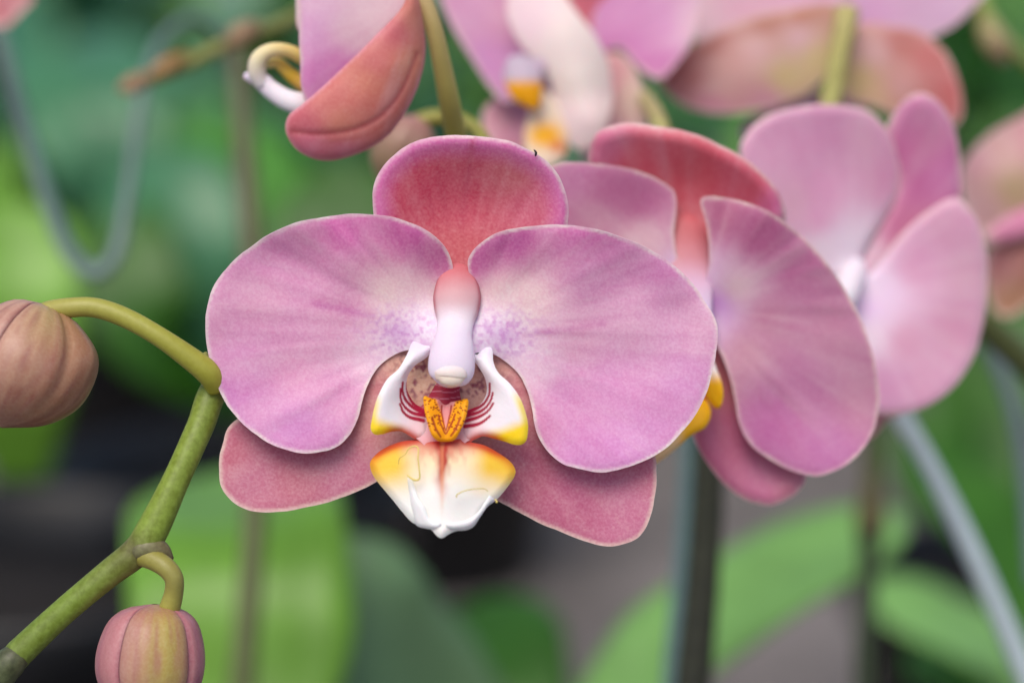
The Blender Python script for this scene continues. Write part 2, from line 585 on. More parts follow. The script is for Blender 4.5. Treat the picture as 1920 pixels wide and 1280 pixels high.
plant_px("potted orchid with dark strap leaves at the right edge, behind the pale bent stake", (1880, 960, 1.25),
         [([(1880, 960, 1.25), (1800, 880, 1.25), (1740, 830, 1.25), (1660, 830, 1.26)], 0.05, (0, -0.6, 0.8), GREEN_D),
          ([(1880, 960, 1.25), (1860, 800, 1.27), (1790, 640, 1.3), (1760, 540, 1.33)], 0.05, (0, -0.7, 0.7), GREEN_D),
          ([(1880, 960, 1.25), (1900, 700, 1.27), (1910, 440, 1.3), (1890, 200, 1.33)], 0.045, (0, -0.7, 0.7), GREEN_D)])

def foliage(n_leaves):
    rr = random.Random(5)
    V = []; F = []; C = []
    tints = [(40, 84, 28), (58, 116, 44), (76, 134, 92), (110, 160, 62), (64, 118, 90), (30, 60, 24)]
    for q in range(n_leaves):
        y = 1.95 + 3.6 * rr.random() ** 1.3
        x = rr.uniform(-0.30, 0.30) * y * 1.6
        z0 = 0.02; a = rr.uniform(0, 2 * math.pi); L = rr.uniform(0.16, 0.30); up = rr.uniform(0.10, 0.40)
        wd = rr.uniform(0.045, 0.075); c, s_ = math.cos(a), math.sin(a)
        clump = float(vnoise(x * 3.1, y * 2.3, 2))
        t0 = lin(tints[int(min(5, max(0, clump * 6 + rr.uniform(-1.2, 1.2))))])
        path = np.array([[x, y, z0], [x + c * L * .25, y + s_ * L * .25, z0 + up * .7], [x + c * L * .6, y + s_ * L * .6, z0 + up], [x + c * L, y + s_ * L, z0 + up * .78]])
        P = catmull(path, 3)
        b0 = len(V)
        for i, p in enumerate(P):
            t_ = i / (len(P) - 1)
            w_ = wd * 0.5 * (0.4 + 0.6 * min(1, t_ / .4)) * max(0.05, 1 - max(0, (t_ - .7) / .3) ** 2)
            sd2 = np.array([-s_, c, 0]) * w_
            for k_, e_ in ((-1, .25), (0, 0), (1, .25)):
                V.append(p + sd2 * k_ + np.array([0, 0, w_ * e_])); C.append(t0 * (1.15 if k_ == 0 else 1.0))
        for i in range(len(P) - 1):
            for k_ in range(2):
                o_ = b0 + i * 3 + k_
                F.append((o_, o_ + 1, o_ + 4, o_ + 3))
    m, nt_, b_ = new_mat("far_leaf_green")
    at = nt_.nodes.new("ShaderNodeAttribute"); at.attribute_name = "Col"
    nt_.links.new(at.outputs["Color"], b_.inputs["Base Color"]); b_.inputs["Roughness"].default_value = 0.3
    o = link("foliage", V, F, m, None, np.array(C))
    props(o, "dense blurred bed of dark green strap leaves behind the flowers", "foliage", None, "stuff")
foliage(750)

# empty black pots standing on the ground
for lab, px_, py_ in (("black plastic pot in the lower left, behind the front flower stem", -0.215, 1.22),
                      ("black plastic pot under the middle of the bloom, by the grey ground", -0.047, 1.55)):
    t = thing("plant_pot", lab, "pot", (px_, py_, 0.0), "black pots on the ground")
    pot(t, (px_, py_, 0.0), 0.085, 0.16)

# ------------------------------------------------------------------ stakes, wires and stems behind
def rod(name, label, cat, pts, cols, rough=None, mat=None, parts=None):
    c = W(*pts[0][:3])
    t = thing(name, label, cat, c)
    tube("rod", pts, mat or M_stem, t, 14, 8, cols)
    return t
M_wire = stem_material("coated_wire", 0.35)
rod("plant_stake", "pale blue grey bent stake slanting down to the lower right corner", "stake",
    [(1640, 700, 0.60, 20), (1690, 780, 0.60, 20), (1760, 905, 0.605, 21), (1840, 1070, 0.61, 22), (1905, 1220, 0.615, 22), (1990, 1420, 0.62, 22)],
    [(0, (222, 244, 246)), (1, (224, 246, 248))], mat=M_wire)
rod("plant_stake", "thin dull grey stake curving down the right edge, right of the pale stake", "stake",
    [(1830, 600, 0.68, 15), (1870, 680, 0.68, 15), (1905, 780, 0.68, 15), (1925, 900, 0.68, 15), (1940, 1100, 0.68, 15)],
    [(0, (130, 150, 158)), (1, (130, 150, 158))], mat=M_wire)
rod("flower_spike", "dark upright flower stem below the second bloom, beside a teal stake", "stem",
    [(1330, 700, 0.62, 30), (1328, 900, 0.62, 31), (1316, 1100, 0.62, 33), (1299, 1290, 0.62, 36), (1284, 1600, 0.62, 40)],
    [(0, (34, 38, 20)), (1, (32, 32, 18))])
rod("plant_stake", "slim teal green upright stake touching the dark flower stem", "stake",
    [(1296, 700, 0.65, 17), (1290, 900, 0.65, 17), (1277, 1100, 0.65, 18), (1262, 1290, 0.65, 20), (1250, 1600, 0.65, 20)],
    [(0, (120, 160, 160)), (1, (120, 160, 160))], mat=M_wire)
rod("flower_spike", "dark green upright stem with a brown node, between long leaf and pale stake", "stem",
    [(1640, 760, 0.72, 19), (1635, 880, 0.72, 19), (1632, 985, 0.72, 30), (1628, 1040, 0.72, 20), (1620, 1280, 0.72, 20), (1610, 1600, 0.72, 22)],
    [(0, (66, 92, 58)), (.38, (112, 98, 52)), (.45, (60, 82, 48)), (1, (42, 62, 36))])
rod("flower_spike", "olive green upright stem rising behind the left petal", "stem",
    [(440, 60, 0.74, 17), (455, 250, 0.73, 20), (468, 420, 0.72, 21), (482, 700, 0.71, 22), (478, 960, 0.70, 23), (455, 1280, 0.69, 26), (440, 1600, 0.69, 26)],
    [(0, (92, 100, 62)), (.25, (100, 95, 62)), (1, (92, 112, 52))])
rod("wire_hook", "grey blue wire hanging in a U shaped loop at the upper left", "wire",
    [(-40, -40, 0.66, 16), (5, 90, 0.66, 16), (45, 240, 0.66, 16), (90, 380, 0.66, 16), (128, 470, 0.66, 16), (175, 512, 0.66, 16), (218, 475, 0.66, 14), (242, 350, 0.665, 12), (262, 200, 0.67, 11), (295, 90, 0.68, 11), (350, 38, 0.69, 11), (400, 60, 0.70, 10), (425, 140, 0.71, 10)],
    [(0, (112, 142, 136)), (.5, (122, 152, 150)), (1, (84, 120, 106))], mat=M_wire)

# thin blurred shoot with small buds
t = thing("flower_shoot", "thin blurred flower shoot with small orange buds, upper left", "flower shoot", W(560, 20, 0.62))
tube("shoot_stem", [(620, 0, 0.63, 15), (540, 40, 0.625, 14), (470, 66, 0.62, 14), (400, 96, 0.62, 14), (330, 130, 0.62, 12), (280, 150, 0.62, 10)], M_stem, t, 12, 6,
     [(0, (120, 130, 60)), (1, (150, 150, 70))])
for pts, c in (([(485, 45, 0.62, 5), (470, 55, 0.618, 20), (445, 72, 0.616, 24), (425, 90, 0.616, 8)], (150, 124, 84)),
               ([(350, 100, 0.62, 5), (325, 118, 0.617, 17), (300, 134, 0.616, 17), (280, 150, 0.616, 6)], (160, 128, 64)),
               ([(290, 138, 0.62, 5), (262, 152, 0.617, 16), (240, 162, 0.616, 17), (222, 168, 0.616, 5)], (164, 132, 92))):
    tube("bud", pts, M_bud, t, 14, 6, [(0, c), (1, c)])
t = thing("flower_shoot", "yellow green shoot with small buds in the upper right corner", "flower shoot", W(1830, -20, 0.66))
tube("shoot_stem", [(1825, -40, 0.66, 12), (1850, 30, 0.66, 13), (1890, 80, 0.66, 12), (1940, 130, 0.66, 12)], M_stem, t, 12, 6, [(0, (165, 180, 70)), (1, (125, 130, 70))])
tube("bud", [(1845, 20, 0.66, 5), (1852, 50, 0.655, 22), (1868, 85, 0.652, 26), (1885, 120, 0.652, 8)], M_bud, t, 14, 6, [(0, (160, 170, 85)), (1, (150, 120, 95))])

# ------------------------------------------------------------------ the main flower spike
t = thing("flower_spike", "thick mottled green flower spike zigzagging from the lower left behind the bloom", "flower stem", W(260, 1030, D))
SP = [(-60, 1330, D + .000, 24), (25, 1236, D, 27), (45, 1215, D, 27), (120, 1145, D, 25), (200, 1078, D, 26), (256, 1034, D, 29), (284, 996, D, 31), (330, 900, D + .001, 26), (375, 800, D + .003, 26), (410, 718, D + .006, 27),
      (520, 600, D + .018, 26), (700, 450, D + .035, 24), (880, 345, D + .055, 22), (1080, 350, D + .075, 22), (1300, 345, D + .09, 22), (1500, 400, D + .11, 22), (1700, 500, D + .13, 24), (1860, 622, D + .15, 26), (1980, 740, D + .16, 27)]
tube("stem", SP, M_stem, t, 20, 8, [(0, (108, 134, 36)), (.08, (110, 134, 34)), (.18, (124, 154, 36)), (.25, (116, 130, 42)), (.28, (108, 108, 50)), (.34, (134, 162, 40)), (.5, (134, 156, 48)), (.75, (140, 150, 70)), (1, (60, 75, 35))])
tube("node", [(44, 1226, D - .0004, 20), (26, 1236, D - .0006, 29), (10, 1252, D - .0006, 30), (0, 1275, D - .0006, 26), (-6, 1300, D - .0006, 20)], M_stem, t, 18, 5,
     [(0, (78, 84, 52)), (1, (70, 88, 50))])
tube("bract", [(246, 1044, D - .0006, 10), (256, 1036, D - .0008, 22), (278, 1028, D - .0008, 26), (302, 1034, D - .0006, 20), (322, 1050, D - .0002, 6)], M_stem, t, 18, 6,
     [(0, (92, 96, 62)), (.5, (118, 116, 72)), (1, (112, 96, 62))])
tube("bract", [(412, 738, D + .006, 16), (406, 712, D + .003, 22), (394, 690, D + .001, 21), (378, 664, D + .001, 10)], M_stem, t, 16, 6,
     [(0, (120, 128, 50)), (1, (150, 152, 70))])

# ------------------------------------------------------------------ buds on the spike
def bud(label, axis, prof, seams, paint, ped, pedcols, bend=0.0, group="buds on the flower spikes", twist=0.0, creases=(), hump=0.0):
    """axis: (px,py,d) base -> tip; prof: radii (u) along it; seams: angles where sepals meet"""
    A = W(*axis[0]); B = W(*axis[1])
    root = thing("flower_bud", label, "bud", A, group)
    k = axis[0][2] / D * 1e-4
    ax = (B - A); L = np.linalg.norm(ax); ax = ax / L
    vw = -FWD - ax * (-FWD @ ax); vw /= np.linalg.norm(vw)
    sd_ = np.cross(ax, vw)
    ts = np.linspace(0, 1, 40)
    pr = np.array([[t_, r_] for t_, r_ in prof], float)
    prs = catmull(pr, 12)
    rad = np.interp(ts, prs[:, 0], np.maximum(prs[:, 1], 0.5)) * k
    ns = len(seams)
    for i in range(ns):
        a0, a1 = seams[i], seams[(i + 1) % ns] + (2 * math.pi if i == ns - 1 else 0)
        m = max(10, int((a1 - a0) / 0.075))
        V = []; C = []
        F = []
        for j, t_ in enumerate(ts):
            for q in range(m + 1):
                u = q / m
                a = a0 + (a1 - a0) * u + twist * t_
                e0 = (a1 - a0) * u; e1 = (a1 - a0) * (1 - u)
                g = 1 - 0.045 * math.exp(-(e0 / 0.07) ** 2) - 0.055 * math.exp(-(e1 / 0.035) ** 2)
                for ca, cdp, cw, ct in creases:
                    g -= cdp * math.exp(-((a - ca) / cw) ** 2) * (1 - min(1, t_ / ct))
                bul = 1 + 0.03 * math.sin(math.pi * u) + hump * math.exp(-((a + 1.2) / .40) ** 2 - ((t_ - .2) / .2) ** 2)
                rib = 1 + 0.006 * math.sin(a * 9 + t_ * 2) + 0.004 * math.sin(a * 17 + 1 + 3 * t_)
                r_ = rad[j] * g * bul * rib
                V.append(A + ax * (L * t_) + (math.cos(a) * vw + math.sin(a) * sd_) * r_ + sd_ * bend * k * math.sin(math.pi * t_))
                C.append(paint(t_, u, a, i))
        for j in range(len(ts) - 1):
            for q in range(m):
                a = j * (m + 1) + q
                F.append((a, a + 1, a + m + 2, a + m + 1))
        link("sepal", V, F, M_bud, root, np.array([lin(c) for c in C]), 0.8)
    tube("pedicel", ped, M_stem, root, 18, 8, pedcols, mott=0.35)
    return root

def lerp3(a, b, t): 
    t = max(0, min(1, t)); return tuple(a[i] + (b[i] - a[i]) * t for i in range(3))
def paintA(t, u, a, i):
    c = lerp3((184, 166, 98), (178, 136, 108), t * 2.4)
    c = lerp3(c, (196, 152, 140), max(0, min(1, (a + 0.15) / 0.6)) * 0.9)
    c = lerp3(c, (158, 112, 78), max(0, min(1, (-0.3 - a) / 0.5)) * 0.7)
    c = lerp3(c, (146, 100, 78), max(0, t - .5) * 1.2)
    s = 0.5 + 0.5 * math.sin(a * 13 + 4 * math.sin(a * 5) + t * 2)
    c = lerp3(c, (206, 170, 132), s * 0.45 * (1 - 0.5 * t))
    v = float(vnoise(a * 26, t * 5, 3))
    c = lerp3(c, (146, 86, 74), max(0, v - 0.5) * 1.3)
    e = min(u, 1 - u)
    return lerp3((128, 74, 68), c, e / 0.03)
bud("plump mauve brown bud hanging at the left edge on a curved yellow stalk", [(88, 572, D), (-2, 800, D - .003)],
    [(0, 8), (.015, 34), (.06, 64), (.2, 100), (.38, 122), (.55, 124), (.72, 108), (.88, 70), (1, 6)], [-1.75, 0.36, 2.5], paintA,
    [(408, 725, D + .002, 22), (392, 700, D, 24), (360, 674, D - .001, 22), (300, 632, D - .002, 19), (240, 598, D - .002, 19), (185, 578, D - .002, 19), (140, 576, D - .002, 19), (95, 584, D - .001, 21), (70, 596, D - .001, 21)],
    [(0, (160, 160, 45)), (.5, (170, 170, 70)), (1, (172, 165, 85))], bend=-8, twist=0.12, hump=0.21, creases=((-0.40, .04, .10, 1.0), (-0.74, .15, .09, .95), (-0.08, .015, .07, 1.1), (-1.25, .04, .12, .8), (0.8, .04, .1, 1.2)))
def paintB(t, u, a, i):
    m = 0.5 + 0.5 * math.cos(a - 0.55)
    a = -a
    k = 0.75 * math.exp(-((a - 0.42) / 0.46) ** 2)
    c = lerp3((184, 136, 122), (178, 174, 62), k)
    c = lerp3(c, (176, 124, 96), 0.6 * math.exp(-((t - 0.02) / 0.05) ** 2))
    if a < -0.52 or a > 1.6: c = lerp3(c, (190, 116, 138), 0.75)
    elif a > 0.98: c = lerp3(c, (190, 116, 108), 0.8)
    s = 0.5 + 0.5 * math.sin(a * 15 + 3 * math.sin(a * 4) + t * 2)
    c = lerp3(c, (206, 170, 130), s * 0.22)
    v = float(vnoise(a * 28, t * 5, 4))
    c = lerp3(c, (168, 96, 110), max(0, v - 0.5) * 0.9)
    e = min(u, 1 - u)
    return lerp3((160, 100, 108), c, e / 0.02)
bud("smaller mauve and yellow green bud hanging below the stem node at the lower left", [(290, 1132, D), (282, 1385, D - .001)],
    [(0, 6), (.015, 34), (.06, 62), (.16, 84), (.36, 98), (.55, 96), (.75, 74), (.9, 42), (1, 5)], [-0.98, 0.52, 2.9], paintB,
    [(268, 1042, D - .001, 20), (290, 1050, D - .002, 20), (312, 1064, D - .003, 19), (326, 1084, D - .003, 18), (326, 1110, D - .002, 18), (318, 1140, D - .001, 20), (312, 1156, D, 20)],
    [(0, (150, 145, 62)), (.5, (160, 155, 80)), (1, (172, 172, 72))], bend=4, creases=((-0.33, .025, .05, 1.6), (0.2, .008, .1, 2)))

# blurred bud hanging behind the top bloom
def paintC(t, u, a, i):
    return lerp3((190, 140, 130), (150, 135, 90), t)
bud("blurred dusky pink bud hanging behind the upper left of the bloom", [(790, 222, D + .085), (715, 352, D + .085)],
    [(0, 12), (.15, 42), (.45, 58), (.75, 45), (1, 4)], [-2.3, -0.2, 1.9], paintC,
    [(900, 340, D + .06, 14), (905, 262, D + .07, 14), (870, 228, D + .08, 13), (820, 220, D + .085, 14), (785, 228, D + .085, 16)], [(0, (160, 160, 70)), (1, (170, 165, 80))])

# ------------------------------------------------------------------ the main bloom
FG = "pink orchid blooms on the flower spike"
root = thing("orchid_flower", "large open pink orchid bloom facing the camera, sharp, with white and yellow lip", "flower", W(852, 640, D + .004), FG)

def veins(x, y, bx, by, seed, fr=16):
    ang = np.arctan2(y - by, (x - bx) * (1 if x.mean() > bx else -1)); r = np.hypot(x - bx, y - by)
    a = vnoise(ang * fr, r / 160, seed) + 0.5 * vnoise(ang * fr * 2.3, r / 90, seed + 4)
    return (a / 1.5 - 0.5) * 2, r

def ripple(bx, by, seed):
    """low folds and edge waves of a petal blade"""
    def f(x, y, bd):
        ang = np.arctan2(y - by, (x - bx) * (1 if x.mean() > bx else -1)); r = np.hypot(x - bx, y - by)
        v = vnoise(ang * 5 + 9, r / 420, seed + 20) - 0.5
        v2 = vnoise(ang * 13 + 9, r / 300, seed + 21) - 0.5
        e = np.sin(ang * 11 + seed) * np.clip(1 - bd / 60, 0, 1) ** 2
        return (v * 9 + v2 * 3) * sstep(60, 260, r) + e * 4 * sstep(100, 200, r)
    return f

def petal_paint(base, cf, stroke, spotc, seed):
    def f(x, y, bd):
        c = cf(x, y) * np.array([1.15, 1.10, 1.09])
        v, r = veins(x, y, base[0], base[1], seed)
        fade = sstep(60, 200, r)
        c = mixc(c, (186, 88, 158), 0.34 * np.clip(v, 0, 1) * fade)
        c = mixc(c, (228, 190, 208), 0.34 * np.clip(-v, 0, 1) * fade)
        big = vnoise(x / 70, y / 70, seed + 2) - 0.5
        c = mixc(c, (226, 178, 204), np.clip(big, 0, 1) * 0.45)
        c = mixc(c, (196, 112, 178), np.clip(-big, 0, 1) * 0.35)
        p = np.stack([x, y], 1)
        sd_ = seg_dist(p, stroke)
        c = mixc(c, (196, 96, 168), 0.55 * np.exp(-(sd_ / 7.0) ** 2) * (0.5 + 0.8 * vnoise(x / 14, y / 30, seed)))
        cw = np.exp(-(((x - 852) / 108) ** 2 + ((y - 622) / 54) ** 2))
        c = mixc(c, (240, 230, 242), np.clip(cw * 1.5, 0, 1))
        n = vnoise(x / 6.0, y / 6.0, seed + 6)
        g = np.exp(-(((x - spotc[0]) / 66) ** 2 + ((y - spotc[1]) / 44) ** 2))
        c = mixc(c, (204, 132, 204), np.clip(g * 1.5, 0, 1) * sstep(0.42, 0.78, n) * 0.6)
        g2 = np.exp(-(((x - spotc[0]) / 30) ** 2 + ((y - spotc[1]) / 22) ** 2))
        c = mixc(c, (206, 150, 212), g2 * 0.55)
        return mixc(c, (242, 228, 222), (0.4 + 0.75 * vnoise(x / 24, y / 24, seed + 8)) * (1 - sstep(2.5, 5 + 5 * vnoise(x / 33, y / 33, seed + 9), bd)) * sstep(60, 150, r))
    return f

cL = cpts((395, 600, (214, 168, 196)), (500, 470, (208, 142, 188)), (640, 425, (208, 112, 178)), (760, 440, (196, 92, 162)), (825, 480, (188, 86, 152)),
          (600, 520, (208, 152, 188)), (650, 585, (208, 148, 184)), (735, 560, (226, 206, 200)), (780, 560, (224, 200, 196)), (780, 600, (236, 226, 228)), (822, 615, (240, 232, 244)),
          (450, 690, (210, 154, 196)), (430, 740, (200, 136, 192)), (560, 800, (200, 134, 194)), (620, 835, (202, 140, 192)), (640, 740, (206, 146, 188)), (700, 672, (230, 206, 220)),
          (560, 690, (210, 152, 188)), (750, 640, (234, 220, 232)), (480, 560, (212, 166, 192)), (670, 790, (216, 172, 204)))
cR = cpts((1335, 620, (214, 172, 200)), (1250, 500, (208, 148, 192)), (1100, 440, (206, 112, 178)), (960, 450, (192, 88, 160)), (890, 485, (186, 84, 152)),
          (1110, 520, (206, 144, 188)), (1180, 600, (210, 168, 196)), (985, 570, (226, 208, 200)), (930, 560, (224, 200, 196)), (930, 605, (236, 226, 228)), (895, 622, (240, 232, 244)),
          (1280, 720, (204, 148, 196)), (1180, 840, (202, 138, 198)), (1080, 850, (202, 138, 194)), (1060, 740, (206, 146, 192)), (1010, 690, (230, 206, 220)),
          (1150, 720, (206, 148, 194)), (960, 650, (234, 220, 232)), (1080, 640, (214, 172, 196)), (1010, 800, (206, 140, 186)))

LP = [(849, 500), (838, 470), (818, 446), (790, 427), (755, 412), (715, 404), (670, 402), (630, 403), (585, 410), (540, 423), (500, 442), (462, 468), (430, 498), (405, 530), (390, 565), (386, 600), (388, 645), (397, 690), (412, 735), (430, 765), (455, 795), (480, 815), (505, 831), (535, 843), (565, 850), (600, 848), (632, 838), (655, 815), (670, 785), (680, 750), (692, 715), (712, 685), (740, 664), (770, 656), (800, 662), (840, 662), (842, 606), (826, 594), (814, 566), (819, 540), (843, 518)]
patch("petal", LP, [(838, 655, 40), (836, 628, 38), (832, 600, 22), (815, 555, 8), (795, 628, 27), (770, 606, 18), (700, 600, 14), (600, 600, 4), (480, 600, 4), (390, 600, 6), (845, 500, 22), (780, 440, 52), (680, 405, 56), (560, 420, 38), (440, 490, 20), (430, 760, 18), (530, 842, 30), (630, 838, 34), (690, 715, 8), (740, 662, 8), (560, 720, 6), (680, 500, 24), (770, 520, 22), (500, 500, 12)],
      D, root, petal_paint((830, 622), cL, [(585, 568), (640, 580), (700, 594)], (748, 622), 1), M_petal, 5, 4.5, (0, 0), 7, seed=1, relief=ripple(830, 622, 1))
RP = [(877, 495), (880, 480), (895, 460), (920, 443), (955, 430), (1000, 424), (1055, 422), (1105, 427), (1155, 440), (1200, 458), (1240, 480), (1275, 508), (1305, 540), (1325, 570), (1338, 592), (1345, 617), (1342, 660), (1335, 700), (1320, 745), (1298, 785), (1270, 820), (1240, 845), (1205, 865), (1170, 878), (1130, 885), (1090, 880), (1055, 868), (1030, 848), (1012, 825), (1003, 800), (998, 770), (990, 735), (975, 705), (955, 684), (930, 666), (905, 660), (868, 660), (866, 606), (886, 595), (898, 566), (894, 538), (881, 516)]
patch("petal", RP, [(870, 655, 40), (872, 628, 38), (878, 600, 22), (897, 555, 8), (912, 628, 27), (938, 606, 18), (1010, 620, 14), (1100, 620, 4), (1220, 620, 2), (1340, 620, 0), (880, 490, 22), (950, 440, 50), (1050, 425, 54), (1180, 450, 34), (1290, 525, 10), (1310, 760, 16), (1210, 862, 32), (1100, 880, 36), (1005, 790, 18), (950, 680, 8), (1160, 740, 10), (1030, 510, 24), (940, 530, 24), (1200, 530, 10)],
      D, root, petal_paint((878, 622), cR, [(985, 628), (1060, 618), (1130, 606)], (945, 628), 2), M_petal, 5, 4.5, (0, 0), 7, seed=2, relief=ripple(878, 622, 2))

def dorsal_paint(x, y, bd):
    c = cpts((880, 380, (206, 76, 100)), (880, 300, (208, 92, 112)), (800, 350, (206, 70, 98)), (960, 330, (212, 118, 126)), (1000, 380, (212, 108, 134)), (860, 470, (204, 92, 100)), (855, 540, (212, 150, 150)))(x, y)
    v, r = veins(x, y, 858, 600, 11, 22)
    c = mixc(c, (190, 70, 95), 0.35 * np.clip(v, 0, 1)); c = mixc(c, (224, 160, 165), 0.3 * np.clip(-v, 0, 1))
    e = 1 - sstep(4, 55, bd)
    c = mixc(c, (212, 112, 176), e * 0.95 * sstep(560, 450, y))
    c = mixc(c, (190, 70, 100), 0.5 * np.exp(-((x - 882 + (y - 300) * 0.12) / 7) ** 2) * sstep(460, 300, y))
    return mixc(c, (240, 218, 214), (0.4 + 0.75 * vnoise(x / 24, y / 24, 5)) * (1 - sstep(2, 6 + 5 * vnoise(x / 33, y / 33, 7), bd)))
patch("dorsal_sepal", [(700, 392), (700, 352), (712, 322), (735, 295), (765, 273), (800, 260), (845, 254), (900, 256), (950, 264), (990, 280), (1020, 298), (1045, 325), (1060, 360), (1065, 400), (1055, 450), (1010, 500), (940, 545), (905, 580), (870, 640), (842, 640), (815, 580), (790, 545), (740, 490), (708, 440)],
      [(880, 258, 44), (790, 268, 34), (980, 278, 34), (715, 330, 8), (1050, 340, 8), (880, 330, -2), (880, 400, -32), (780, 400, -22), (980, 400, -22), (710, 420, 0), (1060, 420, -2), (858, 520, -26), (856, 640, -20)],
      D, root, dorsal_paint, M_sepal, 5, 5, (16, -9), 3, seed=3, mott=0.9)

def lat_paint(side, seed):
    bx, by = 842, 720
    def f(x, y, bd):
        c = cpts((470, 900, (194, 112, 140)), (560, 880, (190, 98, 120)), (650, 900, (196, 116, 144)), (430, 860, (196, 108, 128)), (720, 740, (218, 150, 150)),
                 (1180, 960, (204, 118, 152)), (1080, 920, (192, 96, 134)), (980, 880, (184, 90, 120)), (960, 740, (218, 148, 152)), (1220, 880, (202, 116, 140)),
                 (800, 700, (222, 188, 152)), (890, 710, (218, 178, 152)), (770, 720, (222, 188, 152)), (910, 720, (218, 178, 152)))(x, y)
        v, r = veins(x, y, bx, by, seed, 14)
        c = mixc(c, (178, 84, 122), 0.3 * np.clip(v, 0, 1)); c = mixc(c, (222, 176, 180), 0.3 * np.clip(-v, 0, 1))
        n = vnoise(x / 6.5, y / 6.5, seed + 9)
        g = sstep(150, 60, r) * sstep(760, 735, y)
        c = mixc(c, (138, 40, 72), g * sstep(0.60, 0.70, n) * 0.9)
        return mixc(c, (232, 206, 190), 0.9 * (1 - sstep(2, 9, bd)) * sstep(110, 200, r))
    return f
patch("lateral_sepal", [(432, 796), (418, 830), (411, 870), (412, 905), (425, 930), (450, 950), (487, 960), (540, 957), (600, 945), (650, 930), (690, 912), (725, 890), (770, 860), (820, 800), (850, 740), (840, 690), (800, 655), (740, 650), (660, 690), (560, 735), (480, 765)],
      [(845, 720, -10), (780, 690, -3), (740, 720, -2), (640, 780, -16), (520, 820, -30), (430, 810, -24), (414, 890, -14), (490, 955, -10), (600, 940, -12), (700, 905, -8), (560, 880, -20), (700, 820, -6)],
      D, root, lat_paint(-1, 21), M_sepal, 5, 5, (0, 0), 5, seed=4)
patch("lateral_sepal", [(1226, 850), (1230, 890), (1228, 930), (1220, 970), (1205, 1000), (1180, 1017), (1135, 1023), (1090, 1012), (1040, 992), (990, 970), (945, 945), (900, 915), (860, 860), (842, 800), (842, 730), (870, 685), (920, 660), (970, 680), (1040, 760), (1120, 810), (1190, 832)],
      [(848, 720, -11), (910, 690, -4), (960, 740, -3), (1040, 790, -16), (1150, 830, -28), (1226, 860, -22), (1225, 960, -10), (1140, 1020, -6), (1000, 972, -10), (900, 900, -8), (1080, 900, -20), (960, 850, -8)],
      D, root, lat_paint(1, 22), M_sepal, 5, 5, (0, 0), 5, seed=5)

# column
zz = lambda dz: D - dz * 1e-4
Q = catmull([(858, 498, -6, 14), (858, 509, 0, 27), (857, 530, 8, 39), (857, 558, 16, 44.5), (856, 584, 24, 41), (854, 606, 36, 34), (851, 628, 50, 34), (849, 652, 59, 39.5), (847, 676, 65, 43), (846, 696, 68, 42.5), (845, 709, 67, 37), (844, 716, 64, 26), (844, 720, 60, 9)], 8)
P = W(Q[:, 0], Q[:, 1], D - Q[:, 2] * 1e-4)
nr = 36
V, F = tube_pts(P, Q[:, 3] * 1e-4, nr, np.full(len(Q), 0.62), side=RT)
qy = np.concatenate([np.repeat(Q[:, 1], nr), Q[:1, 1], Q[-1:, 1]])
qa = np.concatenate([np.tile(np.abs(np.cos(np.arange(nr) * 2 * math.pi / nr)), len(Q)), [0.5], [0.5]])
cc = np.tile(lin((240, 232, 242)), (len(qy), 1))
cc = mixc(cc, (222, 178, 184), sstep(618, 560, qy))
cc = mixc(cc, (206, 104, 112), sstep(572, 505, qy) * 0.9)
cc = mixc(cc, (176, 80, 96), sstep(615, 570, qy) * sstep(0.82, 0.98, qa) * 0.8)
cc = mixc(cc, (226, 205, 236), sstep(600, 640, qy) * 0.35)
column = link("column", V, F, M_wax, root, cc, 0.5)
tube("anther_cap", [(846, 680, zz(82), 8), (846, 688, zz(84), 22), (846, 697, zz(85), 30), (845, 706, zz(84), 30), (845, 714, zz(86), 23), (844, 720, zz(81), 13), (842, 725, zz(77), 3)], M_wax, column, 24, 6,
     [(0, (238, 226, 240)), (.3, (242, 230, 226)), (.6, (242, 228, 210)), (1, (246, 240, 230))], flat=[.5] * 3, side=RT)

# lip ------------------------------------------------------------
def crop(*pp): return [(640 + a / 2.783, 560 + b / 2.783) for a, b in pp]
def cl(pp): return crop(*pp)
def lip_body_paint(x, y, bd):
    c = cpts((830, 800, (226, 160, 170)), (790, 800, (232, 196, 202)), (880, 800, (232, 196, 202)), (830, 735, (168, 20, 62)), (845, 750, (168, 20, 62)), (820, 752, (168, 20, 62)), (833, 845, (206, 70, 60)), (740, 790, (240, 228, 232)), (910, 790, (240, 228, 232)))(x, y)
    s = np.sin((y - 700 + 0.18 * np.abs(x - 833)) / 12.0 * 2 * math.pi + 2.2 * vnoise(x / 18, y / 18, 3))
    c = mixc(c, (160, 8, 48), sstep(775, 758, y) * 0.7)
    c = mixc(c, (222, 150, 172), sstep(0.78, 1.0, s) * sstep(765, 750, y) * 0.6)
    return c
lip = patch("lip", cl([(462, 425), (540, 415), (610, 425), (618, 500), (640, 560), (700, 590), (745, 640), (700, 715), (650, 750), (600, 800), (540, 830), (470, 800), (400, 735), (345, 700), (310, 650), (390, 580), (440, 540), (462, 490)]),
            [(833, 715, -2), (833, 760, 14), (833, 800, 36), (833, 850, 62), (792, 780, 8), (876, 780, 8), (770, 800, 24), (900, 800, 24), (780, 820, 50), (880, 825, 50)],
            D, root, lip_body_paint, M_wax, 7, 2.4, (0, 0), 0.5, 0.4, jit=0.3, seed=6)

